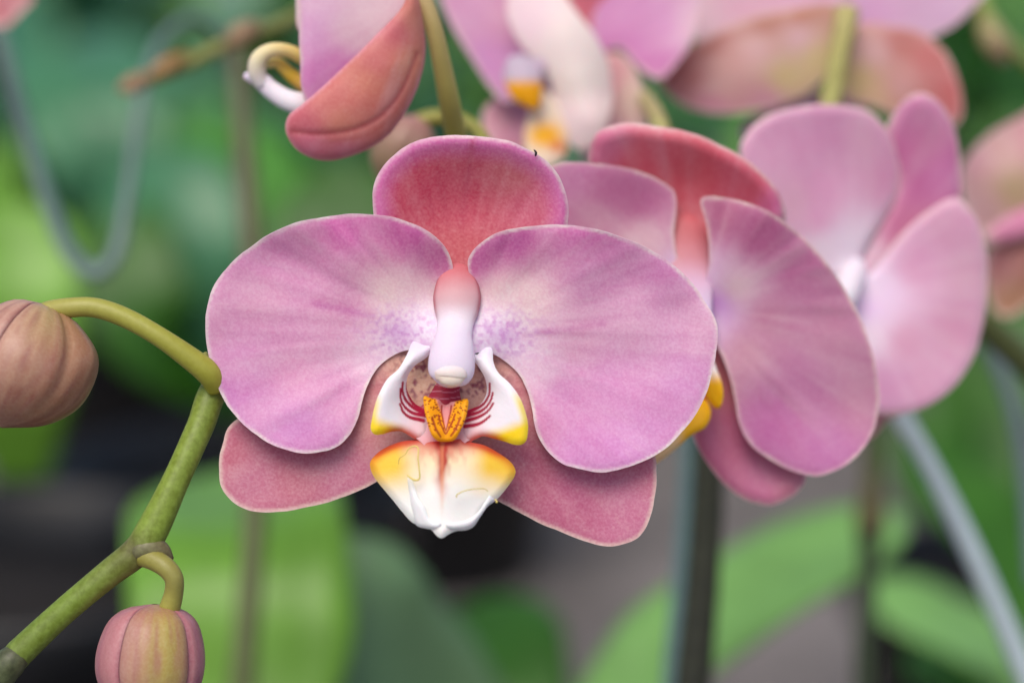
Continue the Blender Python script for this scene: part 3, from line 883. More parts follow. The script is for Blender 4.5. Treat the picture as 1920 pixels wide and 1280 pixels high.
def lobe_paint(stripes, ylow, corner, seed, white_side):
    def f(x, y, bd):
        c = np.tile(lin((244, 240, 246)), (len(x), 1))
        c = mixc(c, (226, 206, 236), sstep(680, 645, y) * 0.55)
        p = np.stack([x, y], 1)
        inn = np.abs(x - 833)
        c = mixc(c, (238, 205, 212), sstep(95, 50, inn) * sstep(700, 770, y) * 0.8)
        for k, s in enumerate(stripes):
            d = seg_dist(p, catmull(crop(*s), 6))
            # thins out towards its outer end
            ww = 2.1 + 2.0 * sstep(90, 45, inn)
            c = mixc(c, (166, 12, 58), 1 - sstep(ww * 0.6, ww * 1.3, d))
        # yellow foot
        yl = sstep(ylow[0], ylow[1], y + 0.34 * (inn - 110) + 6 * (vnoise(x / 20, y / 20, seed) - .5)) * sstep(62, 92, inn)
        c = mixc(c, (252, 214, 4), yl)
        yo = sstep(108, 135, inn) * (1 - sstep(4, 16, bd)) * sstep(725, 760, y)
        c = mixc(c, (248, 220, 50), yo * 0.8)
        dc = seg_dist(p, catmull(corner, 6))
        c = mixc(c, (196, 62, 28), np.exp(-(dc / 9.0) ** 2) * sstep(128, 95, inn) * 0.9)
        return c
    return f
LL = cl([(375, 225), (425, 238), (462, 240), (470, 268), (440, 308), (385, 345), (348, 395), (338, 450), (350, 500), (388, 552), (440, 582), (452, 650), (448, 705), (410, 733), (378, 727), (345, 706), (310, 690), (260, 692), (215, 705), (175, 706), (155, 680), (160, 630), (175, 560), (200, 490), (240, 420), (300, 365), (345, 290)])
SL = [[(352, 420), (340, 460), (352, 515), (385, 558), (450, 592)], [(316, 436), (314, 480), (332, 530), (375, 572), (440, 600)], [(304, 470), (304, 520), (326, 566), (372, 600), (440, 612)], [(300, 548), (318, 592), (356, 622), (425, 638)]]
patch("side_lobe", LL, [(775, 643, 34), (806, 652, 40), (777, 684, 46), (762, 714, 34), (772, 750, 22), (798, 775, 20), (800, 815, 46), (764, 812, 58), (717, 813, 78), (696, 800, 84), (705, 755, 80), (730, 708, 66), (755, 683, 54), (740, 770, 58), (742, 730, 56)],
      D, lip, lobe_paint(SL, (778, 806), [(706, 818), (740, 808), (764, 812), (782, 824)], 31, -1), M_wax, 6, 2.2, (14, -8), 1, 0.4, jit=0.3, seed=7)
RL = cl([(745, 255), (785, 262), (792, 330), (820, 388), (880, 446), (930, 516), (960, 595), (972, 660), (966, 730), (942, 758), (900, 758), (850, 742), (790, 726), (740, 716), (690, 736), (655, 750), (625, 700), (628, 640), (650, 590), (715, 560), (750, 520), (762, 470), (750, 410), (715, 350), (684, 310), (688, 286), (712, 292)])
SR = [[(745, 470), (738, 520), (705, 556), (655, 585)], [(778, 440), (775, 500), (740, 555), (655, 598)], [(796, 490), (778, 545), (730, 590), (650, 615)], [(798, 545), (768, 590), (715, 622), (650, 640)], [(782, 612), (742, 645), (700, 662), (645, 668)]]
patch("side_lobe", RL, [(908, 654, 34), (890, 668, 40), (918, 656, 36), (900, 700, 46), (912, 730, 34), (900, 760, 24), (872, 776, 20), (870, 820, 46), (906, 818, 58), (945, 826, 76), (978, 830, 86), (988, 800, 86), (974, 748, 80), (935, 702, 62), (930, 770, 58), (935, 735, 56)],
      D, lip, lobe_paint(SR, (792, 818), [(965, 838), (930, 822), (900, 818), (876, 830)], 32, 1), M_wax, 6, 2.2, (14, -8), 1, 0.4, jit=0.3, seed=8)

def mid_paint(x, y, bd):
    c = np.tile(lin((250, 247, 242)), (len(x), 1))
    u = np.abs(x - 830)
    yel = sstep(945, 870, y - 0.10 * u + 8 * vnoise(x / 25, y / 25, 4)) * sstep(20, 90, u)
    c = mixc(c, (246, 200, 26), yel * 0.95)
    c = mixc(c, (238, 214, 150), sstep(930, 860, y) * (1 - sstep(20, 90, u)) * 0.7)
    edge = sstep(905, 850, y) * (1 - sstep(2, 22, bd))
    c = mixc(c, (222, 112, 14), edge * 0.8 * sstep(40, 90, u))
    c = mixc(c, (196, 62, 34), sstep(850, 836, y - 0.12 * u) * (1 - sstep(2, 16, bd)) * 0.8)
    red = sstep(872, 828, y + 0.10 * u) * (1 - 0.5 * sstep(60, 120, u))
    c = mixc(c, (196, 52, 52), red * (0.55 + 0.45 * np.exp(-(u / 55) ** 2)))
    ln = np.exp(-((x - 829 + 2 * np.sin(y / 14)) / (7.0 + 5 * vnoise(x / 6, y / 12, 5))) ** 2) * sstep(950, 860, y)
    c = mixc(c, (168, 16, 8), np.clip(ln * 1.25, 0, 1))
    ln2 = np.exp(-((x - 829) / 4.0) ** 2) * sstep(985, 900, y)
    c = mixc(c, (236, 160, 110), ln2 * 0.5)
    n = vnoise(x / 5, y / 12, 8)
    c = mixc(c, (222, 130, 110), sstep(0.55, 0.8, n) * sstep(890, 840, y) * (1 - sstep(30, 90, u)) * 0.4)
    return c
ML = cl([(420, 715), (380, 735), (300, 750), (220, 785), (165, 830), (150, 868), (170, 925), (220, 990), (275, 1055), (320, 1110), (370, 1165), (430, 1190), (470, 1205), (500, 1235), (525, 1246), (560, 1226), (600, 1210), (650, 1205), (690, 1185), (720, 1140), (760, 1085), (805, 1050), (860, 990), (900, 930), (906, 892), (880, 850), (820, 805), (740, 765), (660, 745), (620, 715), (540, 735)])
patch("mid_lobe", ML, [(790, 822, 50), (870, 822, 50), (830, 826, 56), (829, 870, 84), (829, 930, 104), (829, 1004, 120), (760, 850, 66), (900, 850, 66), (700, 870, 58), (960, 885, 58), (740, 930, 80), (920, 930, 80), (790, 985, 104), (870, 990, 104)],
      D, lip, mid_paint, M_wax, 4, 2.8, (16, -8), 1.5, 0.3, jit=0.5, seed=9,
      relief=lambda x, y, bd: 3 * np.exp(-((x - 829) / 26) ** 2) * sstep(990, 900, y) - 1 * np.exp(-((x - 829) / 5) ** 2) * sstep(960, 900, y))
white_paint = lambda x, y, bd: mixc(np.tile(lin((246, 244, 246)), (len(x), 1)), (240, 226, 190), sstep(930, 890, y) * 0.6)
patch("lip_fold", cl([(338, 925), (362, 935), (382, 980), (402, 1040), (432, 1085), (452, 1135), (480, 1160), (520, 1170), (500, 1200), (440, 1196), (392, 1178), (368, 1120), (350, 1030)]),
      [(762, 893, 82), (772, 905, 92), (782, 935, 104), (800, 968, 114), (826, 985, 120), (790, 985, 106), (775, 960, 98), (765, 925, 88)], D, lip, white_paint, M_wax, 3, 3, (7, -5), 0.5, 0.2, jit=0.3, seed=10)
patch("lip_fold", cl([(770, 1015), (800, 1048), (762, 1082), (722, 1140), (690, 1184), (640, 1202), (570, 1200), (545, 1172), (600, 1164), (660, 1150), (712, 1112), (748, 1060)]),
      [(916, 926, 84), (925, 938, 80), (900, 960, 98), (880, 980, 106), (850, 990, 117), (840, 982, 121), (890, 965, 107)], D, lip, white_paint, M_wax, 3, 3, (7, -5), 0.5, 0.2, jit=0.3, seed=11)

def callus_paint(x, y, bd):
    c = np.tile(lin((250, 170, 6)), (len(x), 1))
    a = (x - 640) * 2.783; b = (y - 560) * 2.783
    u = np.abs(a - 547)
    c = mixc(c, (222, 150, 150), sstep(62 - 0.34 * (b - 530), 44 - 0.34 * (b - 530), u) * sstep(712, 690, b))
    rr = random.Random(3)
    for _ in range(150):
        xa, yb = rr.uniform(436, 658), rr.uniform(520, 690)
        r_ = rr.uniform(3.0, 5.5)
        if abs(xa - 547) < 62 - 0.34 * (yb - 530) - 6: continue
        c = mixc(c, (140, 30, 8), (1 - sstep(r_ * 0.7, r_ * 1.25, np.hypot(a - xa, (b - yb) * 1.15))) * 0.9)
    p = np.stack([a, b], 1)
    for s in ([(520, 560), (520, 610), (545, 690), (572, 610), (578, 560)], [(500, 610), (515, 660), (545, 705), (580, 655), (600, 605)], [(470, 620), (490, 680), (515, 720)], [(625, 620), (600, 680), (575, 715)]):
        c = mixc(c, (160, 42, 24), (1 - sstep(2.5, 7, seg_dist(p, catmull(s, 5)))) * 0.85)
    return c
patch("callus", cl([(433, 512), (462, 520), (505, 528), (522, 545), (540, 556), (560, 552), (575, 540), (612, 535), (658, 526), (656, 580), (640, 640), (612, 700), (585, 735), (540, 742), (500, 735), (470, 700), (445, 620), (434, 560)]),
      [(798, 746, 62), (820, 752, 58), (836, 760, 42), (850, 754, 58), (874, 750, 62), (806, 780, 78), (866, 780, 78), (836, 785, 56), (820, 810, 84), (852, 810, 84), (836, 822, 74), (836, 805, 70)],
      D, lip, callus_paint, M_wax, 8, 1.1, (6, -7), 0.5, 0.3, jit=0.3, seed=12)
M_thread = simple_mat("pale_yellow_thread", (236, 214, 120), 0.4, 0.5, 0.1)
def thread(pts, r, dz0):
    return tube("tendril", [(640 + a / 2.783, 560 + b / 2.783, D - z * 1e-4, r * q) for (a, b, z, q) in pts], M_thread, lip, 8, 6)
thread([(298, 862, 84, .4), (305, 830, 92, .6), (335, 810, 98, .8), (352, 780, 100, .9), (385, 768, 100, 1), (402, 785, 104, 1), (400, 830, 110, 1), (405, 880, 112, 1), (408, 935, 112, 1.1), (385, 945, 110, 1.4), (355, 930, 104, 1.2), (345, 918, 98, .8)], 1.5, 0)
thread([(600, 1035, 122, 1.2), (605, 1020, 123, 1.2), (640, 1002, 122, 1), (690, 992, 116, .9), (745, 990, 104, .8), (765, 1003, 98, .7)], 1.0, 0)
thread([(800, 1045, 92, .6), (808, 1052, 94, .8), (812, 1060, 95, .9), (806, 1060, 96, .7)], 1.8, 0)
# little dark hair on the rim of the dorsal sepal
M_hair = simple_mat("dark_hair", (40, 28, 34), 0.6, 0.3, 0.1)
props(tube("sepal_speck", [(1001, 281, zz(30), .8), (1005, 286, zz(32), 2.2), (1004, 293, zz(32), 1.6)], M_hair, root, 8, 5))
tube("pedicel", [(855, 635, zz(-12), 22), (850, 600, zz(-90), 16), (800, 480, zz(-280), 14), (760, 385, zz(-400), 15)], M_stem, root, 14, 6, [(0, (190, 160, 130)), (1, (160, 160, 80))])

# ------------------------------------------------------------------ generic blooms behind
def gpaint(cf, base, seed, rim=(232, 208, 200), rimw=8, vein=(186, 90, 150), vamt=0.22):
    def f(x, y, bd):
        c = cf(x, y)
        v, r = veins(x, y, base[0], base[1], seed, 12)
        c = mixc(c, vein, vamt * np.clip(v, 0, 1) * sstep(30, 140, r))
        c = mixc(c, (230, 205, 210), 0.25 * np.clip(-v, 0, 1) * sstep(30, 140, r))
        return mixc(c, rim, (0.35 + 0.7 * vnoise(x / 26, y / 26, seed)) * (1 - sstep(2, rimw, bd)) * sstep(30, 120, r))
    return f

# second bloom, right behind the first
d2 = D + 0.034
f2 = thing("orchid_flower", "pink bloom with a deep coral upper sepal, half hidden right behind the sharp bloom", "flower", W(1310, 580, d2 + .006), FG)
patch("dorsal_sepal", [(1104, 318), (1106, 275), (1120, 250), (1145, 236), (1180, 231), (1230, 237), (1280, 245), (1330, 262), (1380, 288), (1420, 315), (1450, 345), (1468, 375), (1472, 412), (1440, 470), (1380, 520), (1330, 580), (1300, 580), (1260, 500), (1190, 440), (1125, 380)],
      [(1110, 300, 10), (1180, 233, 52), (1290, 248, 62), (1400, 300, 44), (1468, 390, 8), (1290, 340, -14), (1300, 420, -34), (1180, 330, -10), (1400, 400, -20), (1315, 560, -24)],
      d2, f2, gpaint(cpts((1200, 300, (220, 96, 114)), (1300, 330, (218, 88, 102)), (1400, 350, (220, 100, 120)), (1130, 270, (216, 124, 158)), (1460, 390, (212, 112, 160)), (1290, 430, (210, 104, 112)), (1250, 480, (214, 140, 140)), (1310, 540, (226, 190, 200))), (1315, 580), 41, rimw=10, vein=(190, 66, 84)), M_sepal, 5, 6, (26, -20), 3, seed=13, mott=0.6)
patch("petal", [(960, 430), (1000, 345), (1045, 308), (1090, 305), (1150, 310), (1210, 325), (1250, 346), (1266, 364), (1268, 400), (1264, 440), (1272, 490), (1300, 535), (1318, 575), (1270, 600), (1180, 610), (1080, 590), (1000, 520)],
      [(1315, 575, 0), (1240, 530, 6), (1150, 500, 4), (1000, 440, 6), (1045, 310, 34), (1150, 312, 36), (1260, 362, 0), (1258, 430, 2), (1180, 400, 8), (1100, 580, 14)],
      d2, f2, gpaint(cpts((1070, 330, (206, 132, 176)), (1150, 360, (190, 106, 152)), (1200, 380, (186, 100, 146)), (1130, 420, (204, 146, 170)), (1200, 450, (222, 190, 196)), (1280, 530, (226, 200, 232))), (1320, 575), 42), M_petal, 5, 6, (0, 0), 3, seed=14, mott=0.7)
patch("petal", [(1313, 380), (1322, 369), (1350, 370), (1400, 380), (1450, 401), (1500, 440), (1540, 480), (1575, 525), (1605, 580), (1630, 640), (1645, 700), (1649, 750), (1641, 800), (1620, 840), (1590, 870), (1550, 888), (1518, 891), (1480, 880), (1440, 860), (1405, 830), (1385, 790), (1378, 750), (1365, 700), (1345, 650), (1318, 605), (1306, 570), (1325, 520), (1330, 470), (1324, 420)],
      [(1308, 575, 4), (1360, 570, 12), (1450, 600, 14), (1560, 640, 0), (1640, 720, -22), (1318, 375, 52), (1400, 385, 60), (1500, 445, 40), (1590, 560, 10), (1600, 860, 4), (1520, 890, 22), (1420, 840, 36), (1370, 710, 24), (1480, 750, 8), (1360, 460, 38)],
      d2, f2, gpaint(cpts((1350, 400, (192, 110, 146)), (1420, 440, (182, 90, 140)), (1500, 510, (188, 110, 154)), (1560, 620, (196, 136, 164)), (1380, 540, (226, 200, 204)), (1440, 600, (194, 132, 160)), (1345, 570, (206, 150, 220)), (1322, 520, (230, 200, 226)), (1325, 600, (230, 205, 232)), (1500, 720, (194, 124, 166)), (1440, 800, (192, 106, 164)), (1550, 850, (196, 122, 174)), (1620, 760, (202, 140, 168)), (1400, 660, (196, 144, 164))), (1310, 575), 43), M_petal, 5, 6, (0, 0), 7, seed=15, mott=0.7, relief=ripple(1310, 575, 5))
patch("lateral_sepal", [(1290, 780), (1302, 825), (1330, 872), (1360, 910), (1400, 938), (1445, 946), (1485, 930), (1510, 898), (1500, 860), (1440, 800), (1390, 720), (1345, 630), (1310, 610), (1290, 690)],
      [(1315, 620, -16), (1310, 780, -20), (1380, 900, -16), (1450, 945, -8), (1505, 890, -20), (1400, 780, -30)],
      d2, f2, gpaint(cpts((1340, 700, (206, 120, 124)), (1350, 830, (206, 112, 148)), (1430, 910, (210, 124, 160)), (1490, 910, (210, 134, 152))), (1310, 620), 44), M_sepal, 8, 7, (22, -10), 3, seed=16, mott=0.6)
patch("lateral_sepal", [(1300, 620), (1250, 640), (1150, 720), (1080, 800), (1060, 860), (1100, 900), (1180, 890), (1260, 830), (1310, 720)],
      [(1300, 630, -16), (1200, 760, -28), (1080, 850, -24), (1150, 890, -20), (1270, 800, -22)],
      d2, f2, gpaint(cpts((1200, 780, (200, 116, 150)), (1300, 640, (210, 150, 150))), (1310, 620), 45), M_sepal, 8, 9, (22, -10), 3, seed=17, mott=0.6)
tube("column", [(1292, 400, d2 + .004, 14), (1286, 425, d2 + .003, 36), (1280, 465, d2 + .002, 50), (1282, 510, d2 + .000, 52), (1288, 555, d2 - .003, 48), (1292, 605, d2 - .005, 42), (1292, 650, d2 - .007, 36), (1290, 670, d2 - .007, 12)], M_wax, f2, 24, 6, [(0, (202, 96, 104)), (.2, (204, 116, 122)), (.36, (208, 142, 152)), (.5, (218, 180, 204)), (.65, (232, 212, 238)), (1, (240, 234, 240))], flat=[.3] * 3, side=RT)
lip2 = patch("lip", [(1290, 700), (1270, 780), (1300, 790), (1330, 745), (1322, 700)], [(1290, 700, 10), (1280, 780, 40), (1325, 740, 30), (1310, 700, 20)], d2, f2, lambda x, y, bd: np.tile(lin((214, 100, 60)), (len(x), 1)), M_wax, 8, 5, seed=18)
patch("side_lobe", [(1325, 650), (1340, 680), (1354, 720), (1356, 745), (1350, 764), (1338, 762), (1320, 735), (1305, 700), (1308, 660)], [(1325, 652, 40), (1354, 740, 80), (1310, 700, 30), (1335, 710, 62)],
      d2, lip2, lambda x, y, bd: mixc(np.tile(lin((236, 228, 228)), (len(x), 1)), (246, 190, 14), sstep(690, 722, y)), M_wax, 8, 4, (10, -6), 1, 0.3, seed=19)
patch("mid_lobe", [(1300, 748), (1325, 752), (1333, 775), (1322, 800), (1295, 815), (1270, 838), (1240, 862), (1220, 870), (1205, 850), (1230, 800), (1265, 765)], [(1310, 750, 44), (1330, 780, 60), (1290, 815, 76), (1220, 868, 96), (1240, 800, 80)],
      d2, lip2, lambda x, y, bd: mixc(np.tile(lin((240, 206, 150)), (len(x), 1)), (244, 186, 16), sstep(1262, 1290, x)), M_wax, 8, 4, (10, -6), 1, 0.3, seed=20)
tube("pedicel", [(1315, 575, d2 + .003, 20), (1330, 480, d2 + .02, 15), (1340, 380, d2 + .045, 15), (1320, 345, D + .092, 16)], M_stem, f2, 12, 6, [(0, (180, 150, 110)), (1, (160, 165, 80))])

# third bloom, further right
d3 = D + 0.075
f3 = thing("orchid_flower", "pale pink bloom turned left with a white centre, rightmost of the front row", "flower", W(1600, 530, d3 + .01), FG)
patch("petal", [(1388, 290), (1398, 252), (1440, 217), (1500, 200), (1560, 197), (1620, 205), (1655, 233), (1678, 275), (1689, 320), (1681, 370), (1650, 420), (1620, 470), (1605, 525), (1575, 535), (1510, 490), (1450, 420), (1410, 350)],
      [(1600, 530, -20), (1560, 430, 6), (1540, 320, 14), (1400, 270, 50), (1560, 200, 30), (1685, 320, -20), (1450, 400, 40), (1640, 440, -20)],
      d3, f3, gpaint(cpts((1440, 250, (220, 166, 196)), (1540, 250, (214, 152, 188)), (1620, 260, (216, 162, 190)), (1540, 350, (220, 160, 194)), (1530, 410, (222, 160, 196)), (1650, 340, (214, 156, 186)), (1575, 455, (236, 222, 236)), (1540, 470, (236, 220, 232)), (1598, 500, (244, 240, 246)), (1620, 470, (240, 226, 238)), (1598, 525, (244, 240, 246)), (1490, 380, (218, 170, 192))), (1600, 530), 51), M_petal, 6, 8, (14, -6), 4, seed=23, mott=0.6)
patch("dorsal_sepal", [(1662, 250), (1683, 203), (1712, 178), (1742, 178), (1772, 205), (1793, 255), (1801, 315), (1798, 375), (1760, 430), (1690, 490), (1635, 540), (1600, 540), (1608, 490), (1650, 410), (1685, 340)],
      [(1600, 535, -30), (1670, 240, -6), (1725, 178, 20), (1795, 280, -10), (1798, 370, -30), (1720, 320, -24), (1700, 440, -40)],
      d3, f3, gpaint(cpts((1720, 210, (214, 140, 180)), (1720, 280, (200, 112, 160)), (1700, 330, (198, 104, 158)), (1770, 330, (208, 126, 176)), (1690, 420, (206, 122, 160)), (1630, 490, (226, 190, 205))), (1605, 535), 52), M_sepal, 8, 8, (22, -8), 3, seed=24, mott=0.5)
patch("petal", [(1602, 530), (1640, 505), (1690, 440), (1740, 396), (1790, 371), (1820, 395), (1841, 440), (1851, 500), (1849, 560), (1840, 620), (1820, 680), (1780, 732), (1730, 765), (1680, 776), (1630, 770), (1590, 720), (1575, 640), (1585, 570)],
      [(1605, 545, -16), (1680, 500, -10), (1790, 375, 10), (1848, 520, -10), (1820, 680, -4), (1720, 765, 24), (1630, 765, 34), (1700, 600, 6), (1760, 560, -2)],
      d3, f3, gpaint(cpts((1790, 420, (220, 168, 194)), (1820, 520, (220, 172, 194)), (1720, 500, (222, 166, 198)), (1790, 620, (218, 160, 188)), (1700, 640, (220, 164, 192)), (1660, 720, (216, 160, 196)), (1650, 550, (236, 214, 238)), (1610, 540, (244, 240, 248)), (1600, 600, (242, 234, 246)), (1620, 580, (226, 190, 236)), (1630, 630, (238, 222, 236)), (1740, 720, (220, 168, 196))), (1605, 545), 53), M_petal, 6, 8, (14, -6), 4, seed=25, mott=0.6)
patch("lateral_sepal", [(1600, 560), (1590, 680), (1600, 800), (1630, 822), (1662, 790), (1690, 770), (1680, 700), (1640, 600)],
      [(1605, 565, -30), (1620, 815, -20), (1680, 760, -34)], d3, f3, gpaint(cpts((1640, 800, (212, 128, 140)), (1620, 600, (220, 150, 170))), (1605, 560), 54), M_sepal, 8, 9, (16, -8), 2, seed=26, mott=0.5)
tube("column", [(1608, 490, d3 + .002, 14), (1602, 510, d3 + .001, 24), (1592, 535, d3 - .002, 26), (1580, 562, d3 - .005, 26), (1572, 582, d3 - .006, 10)], M_wax, f3, 20, 6, [(0, (240, 232, 244)), (1, (242, 238, 244))])
sp3 = lambda x, y, bd: mixc(np.tile(lin((238, 228, 242)), (len(x), 1)), (196, 150, 226), np.exp(-(((x - 1565) / 22) ** 2 + ((y - 455) / 20) ** 2)))
lip3 = patch("lip", [(1585, 600), (1560, 630), (1540, 680), (1560, 700), (1590, 660), (1600, 620)], [(1590, 600, 30), (1545, 680, 80), (1595, 650, 40)], d3, f3, lambda x, y, bd: np.tile(lin((240, 226, 200)), (len(x), 1)), M_wax, 8, 6, seed=27)
tube("pedicel", [(1605, 535, d3 + .004, 20), (1640, 480, d3 + .02, 15), (1690, 430, D + .128, 15)], M_stem, f3, 12, 6, [(0, (180, 150, 110)), (1, (160, 165, 80))])

# bloom at the right edge, seen from behind
d4 = D + 0.15
f4 = thing("orchid_flower", "dusky pink and olive bloom seen from behind, cut by the right edge", "flower", W(1960, 400, d4), FG)
patch("petal", [(1801, 330), (1815, 292), (1850, 255), (1890, 230), (1960, 200), (2060, 210), (2080, 320), (2020, 420), (1930, 425), (1850, 440), (1812, 400)],
      [(1960, 410, 20), (1805, 340, -10), (1880, 240, -30), (2040, 230, -20), (1860, 430, 10), (1900, 330, 16)],
      d4, f4, gpaint(cpts((1830, 300, (200, 150, 158)), (1880, 280, (198, 156, 150)), (1900, 350, (172, 150, 108)), (1840, 390, (192, 150, 150)), (1930, 260, (196, 140, 146))), (1960, 410), 61, vamt=.1), M_sepal, 8, 10, (20, 8), 3, seed=30, mott=0.4)
patch("petal", [(1842, 452), (1860, 425), (1900, 400), (1960, 380), (2040, 400), (2020, 440), (1940, 440), (1890, 450)], [(1850, 445, 30), (1960, 400, 10), (1940, 440, 20)],
      d4 - .004, f4, gpaint(cpts((1880, 430, (212, 134, 168)), (1960, 410, (212, 134, 168))), (1960, 410), 62), M_petal, 8, 9, (12, -6), 2, seed=31, mott=0.4)
patch("lateral_sepal", [(1850, 470), (1880, 448), (1960, 420), (2010, 440), (1980, 520), (1930, 570), (1890, 595), (1860, 580), (1850, 530)], [(1960, 430, 14), (1855, 520, -10), (1890, 590, -20), (1980, 510, 0), (1910, 500, 10)],
      d4, f4, gpaint(cpts((1870, 500, (194, 130, 128)), (1900, 560, (196, 148, 112)), (1930, 480, (190, 130, 120))), (1960, 420), 63), M_sepal, 8, 9, (16, 6), 3, seed=32, mott=0.4)
tube("pedicel", [(1960, 410, d4 - .003, 20), (1990, 480, d4 - .012, 17), (2000, 620, d4 - .01, 17), (1985, 740, D + .158, 18)], M_stem, f4, 12, 6, [(0, (170, 165, 80)), (1, (160, 160, 75))])

# bloom at the top right, seen from behind
d5 = D + 0.125
f5 = thing("orchid_flower", "large blurred bloom seen from behind, hanging by a yellow stalk at the upper right", "flower", W(1585, 40, d5), FG)
patch("petal", [(1270, 40), (1300, -60), (1400, -140), (1520, -120), (1580, -20), (1590, 60), (1500, 70), (1380, 80), (1300, 75)], [(1585, 30, -8), (1280, 30, -30), (1420, -130, -40), (1400, 40, -20)],
      d5 + .004, f5, gpaint(cpts((1300, 40, (222, 190, 200)), (1400, 20, (216, 170, 188)), (1550, 30, (214, 170, 196))), (1590, 40), 71), M_petal, 5, 10, (0, 0), 4, seed=33, mott=0.4)
patch("petal", [(1590, 60), (1600, -30), (1680, -120), (1800, -110), (1860, -40), (1820, 20), (1770, 60), (1700, 80), (1640, 85)], [(1595, 40, -8), (1850, -40, -30), (1700, -110, -40), (1740, 60, -20)],
      d5 + .004, f5, gpaint(cpts((1640, 40, (208, 160, 196)), (1780, 10, (208, 170, 200)), (1720, 40, (206, 168, 196))), (1590, 40), 72), M_petal, 5, 10, (0, 0), 4, seed=34, mott=0.4)
patch("petal", [(1390, 240), (1440, 205), (1530, 170), (1590, 120), (1640, 150), (1620, 220), (1560, 280), (1470, 300), (1410, 280)], [(1590, 130, -14), (1400, 250, -30), (1560, 270, -24), (1500, 220, -18)],
      d5 + .006, f5, gpaint(cpts((1420, 240, (190, 110, 160)), (1540, 190, (204, 150, 192)), (1500, 240, (200, 140, 180))), (1590, 120), 73), M_petal, 5, 10, (0, 0), 3, seed=35, mott=0.4)
patch("lateral_sepal", [(1238, 145), (1262, 108), (1330, 66), (1400, 36), (1480, 16), (1560, 6), (1588, 40), (1575, 105), (1535, 158), (1475, 194), (1400, 211), (1330, 212), (1278, 196), (1246, 170)],
      [(1580, 50, 6), (1500, 80, 8), (1400, 130, 10), (1245, 145, 4), (1330, 70, 8), (1480, 20, 8), (1330, 208, -6), (1475, 192, -4)],
      d5, f5, gpaint(cpts((1255, 130, (178, 86, 78)), (1330, 78, (172, 88, 72)), (1430, 42, (178, 108, 78)), (1500, 26, (186, 122, 92)), (1290, 150, (200, 124, 116)), (1350, 120, (216, 172, 164)), (1420, 90, (220, 180, 178)), (1500, 70, (222, 182, 190)), (1470, 145, (206, 188, 130)), (1530, 110, (208, 190, 136)), (1350, 165, (214, 170, 160)), (1340, 198, (214, 146, 168)), (1440, 190, (210, 148, 168))), (1580, 60), 74, vamt=.12), M_sepal, 5, 9, (0, 0), 3, seed=36, mott=0.3)
patch("lateral_sepal", [(1580, 60), (1620, 45), (1680, 50), (1730, 62), (1772, 100), (1796, 150), (1804, 200), (1795, 232), (1760, 240), (1690, 220), (1630, 198), (1590, 186), (1568, 120)],
      [(1585, 80, 6), (1640, 110, 10), (1720, 150, 8), (1790, 190, 0), (1740, 68, 6), (1690, 218, -6), (1590, 180, -4)],
      d5, f5, gpaint(cpts((1610, 150, (208, 186, 126)), (1640, 100, (218, 176, 176)), (1690, 80, (192, 116, 106)), (1740, 110, (196, 112, 108)), (1785, 190, (202, 104, 100)), (1690, 160, (214, 160, 156)), (1640, 180, (214, 178, 140)), (1760, 220, (200, 126, 128))), (1580, 80), 75, vamt=.12), M_sepal, 5, 9, (0, 0), 3, seed=37, mott=0.3)
tube("pedicel", [(1588, 20, d5 - .006, 24), (1582, 60, d5 - .008, 22), (1570, 120, d5 - .009, 20), (1558, 190, d5 - .010, 20), (1530, 300, D + .112, 20), (1510, 405, D + .111, 20)], M_stem, f5, 16, 6, [(0, (196, 186, 110)), (1, (178, 186, 92))])

# bloom at the top middle, pale folded petal
d6 = D + 0.105
f6 = thing("orchid_flower", "blurred bloom at the top middle with a pale folded petal and orange yellow lip", "flower", W(1060, 120, d6 + .01), FG)
patch("petal", [(800, -80), (826, 0), (850, 55), (880, 105), (915, 160), (948, 192), (985, 170), (1030, 120), (1040, 40), (1000, -60), (900, -120)], [(1040, 100, -4), (850, 40, 0), (948, 190, 10), (980, 20, -10), (880, -100, -20)],
      d6 + .004, f6, gpaint(cpts((860, 40, (212, 158, 192)), (920, 120, (208, 144, 198)), (950, 40, (214, 160, 190)), (960, 170, (210, 150, 204))), (1060, 110), 81), M_petal, 5, 9, (0, 0), 3, seed=40, mott=0.4)
patch("dorsal_sepal", [(1040, -60), (1090, -90), (1150, -40), (1160, 40), (1130, 110), (1080, 120), (1050, 60)], [(1080, 110, -20), (1100, -80, 10), (1150, 0, -14), (1060, 0, -14)],
      d6 + .006, f6, gpaint(cpts((1110, 20, (214, 112, 124)), (1130, 60, (214, 120, 136))), (1080, 120), 82), M_sepal, 5, 9, (0, 0), 3, seed=41, mott=0.4)
patch("petal", [(1130, -80), (1260, -90), (1310, -20), (1305, 50), (1280, 105), (1240, 148), (1200, 130), (1160, 90), (1120, 100), (1110, 40)], [(1120, 90, -10), (1300, 20, 0), (1240, 140, 16), (1200, -70, -10), (1210, 40, -2)],
      d6 + .006, f6, gpaint(cpts((1190, 30, (214, 148, 196)), (1250, 40, (220, 160, 204)), (1290, 40, (226, 190, 206)), (1230, 125, (200, 116, 176)), (1180, 100, (204, 124, 184))), (1080, 120), 83), M_petal, 5, 9, (0, 0), 3, seed=42, mott=0.4)
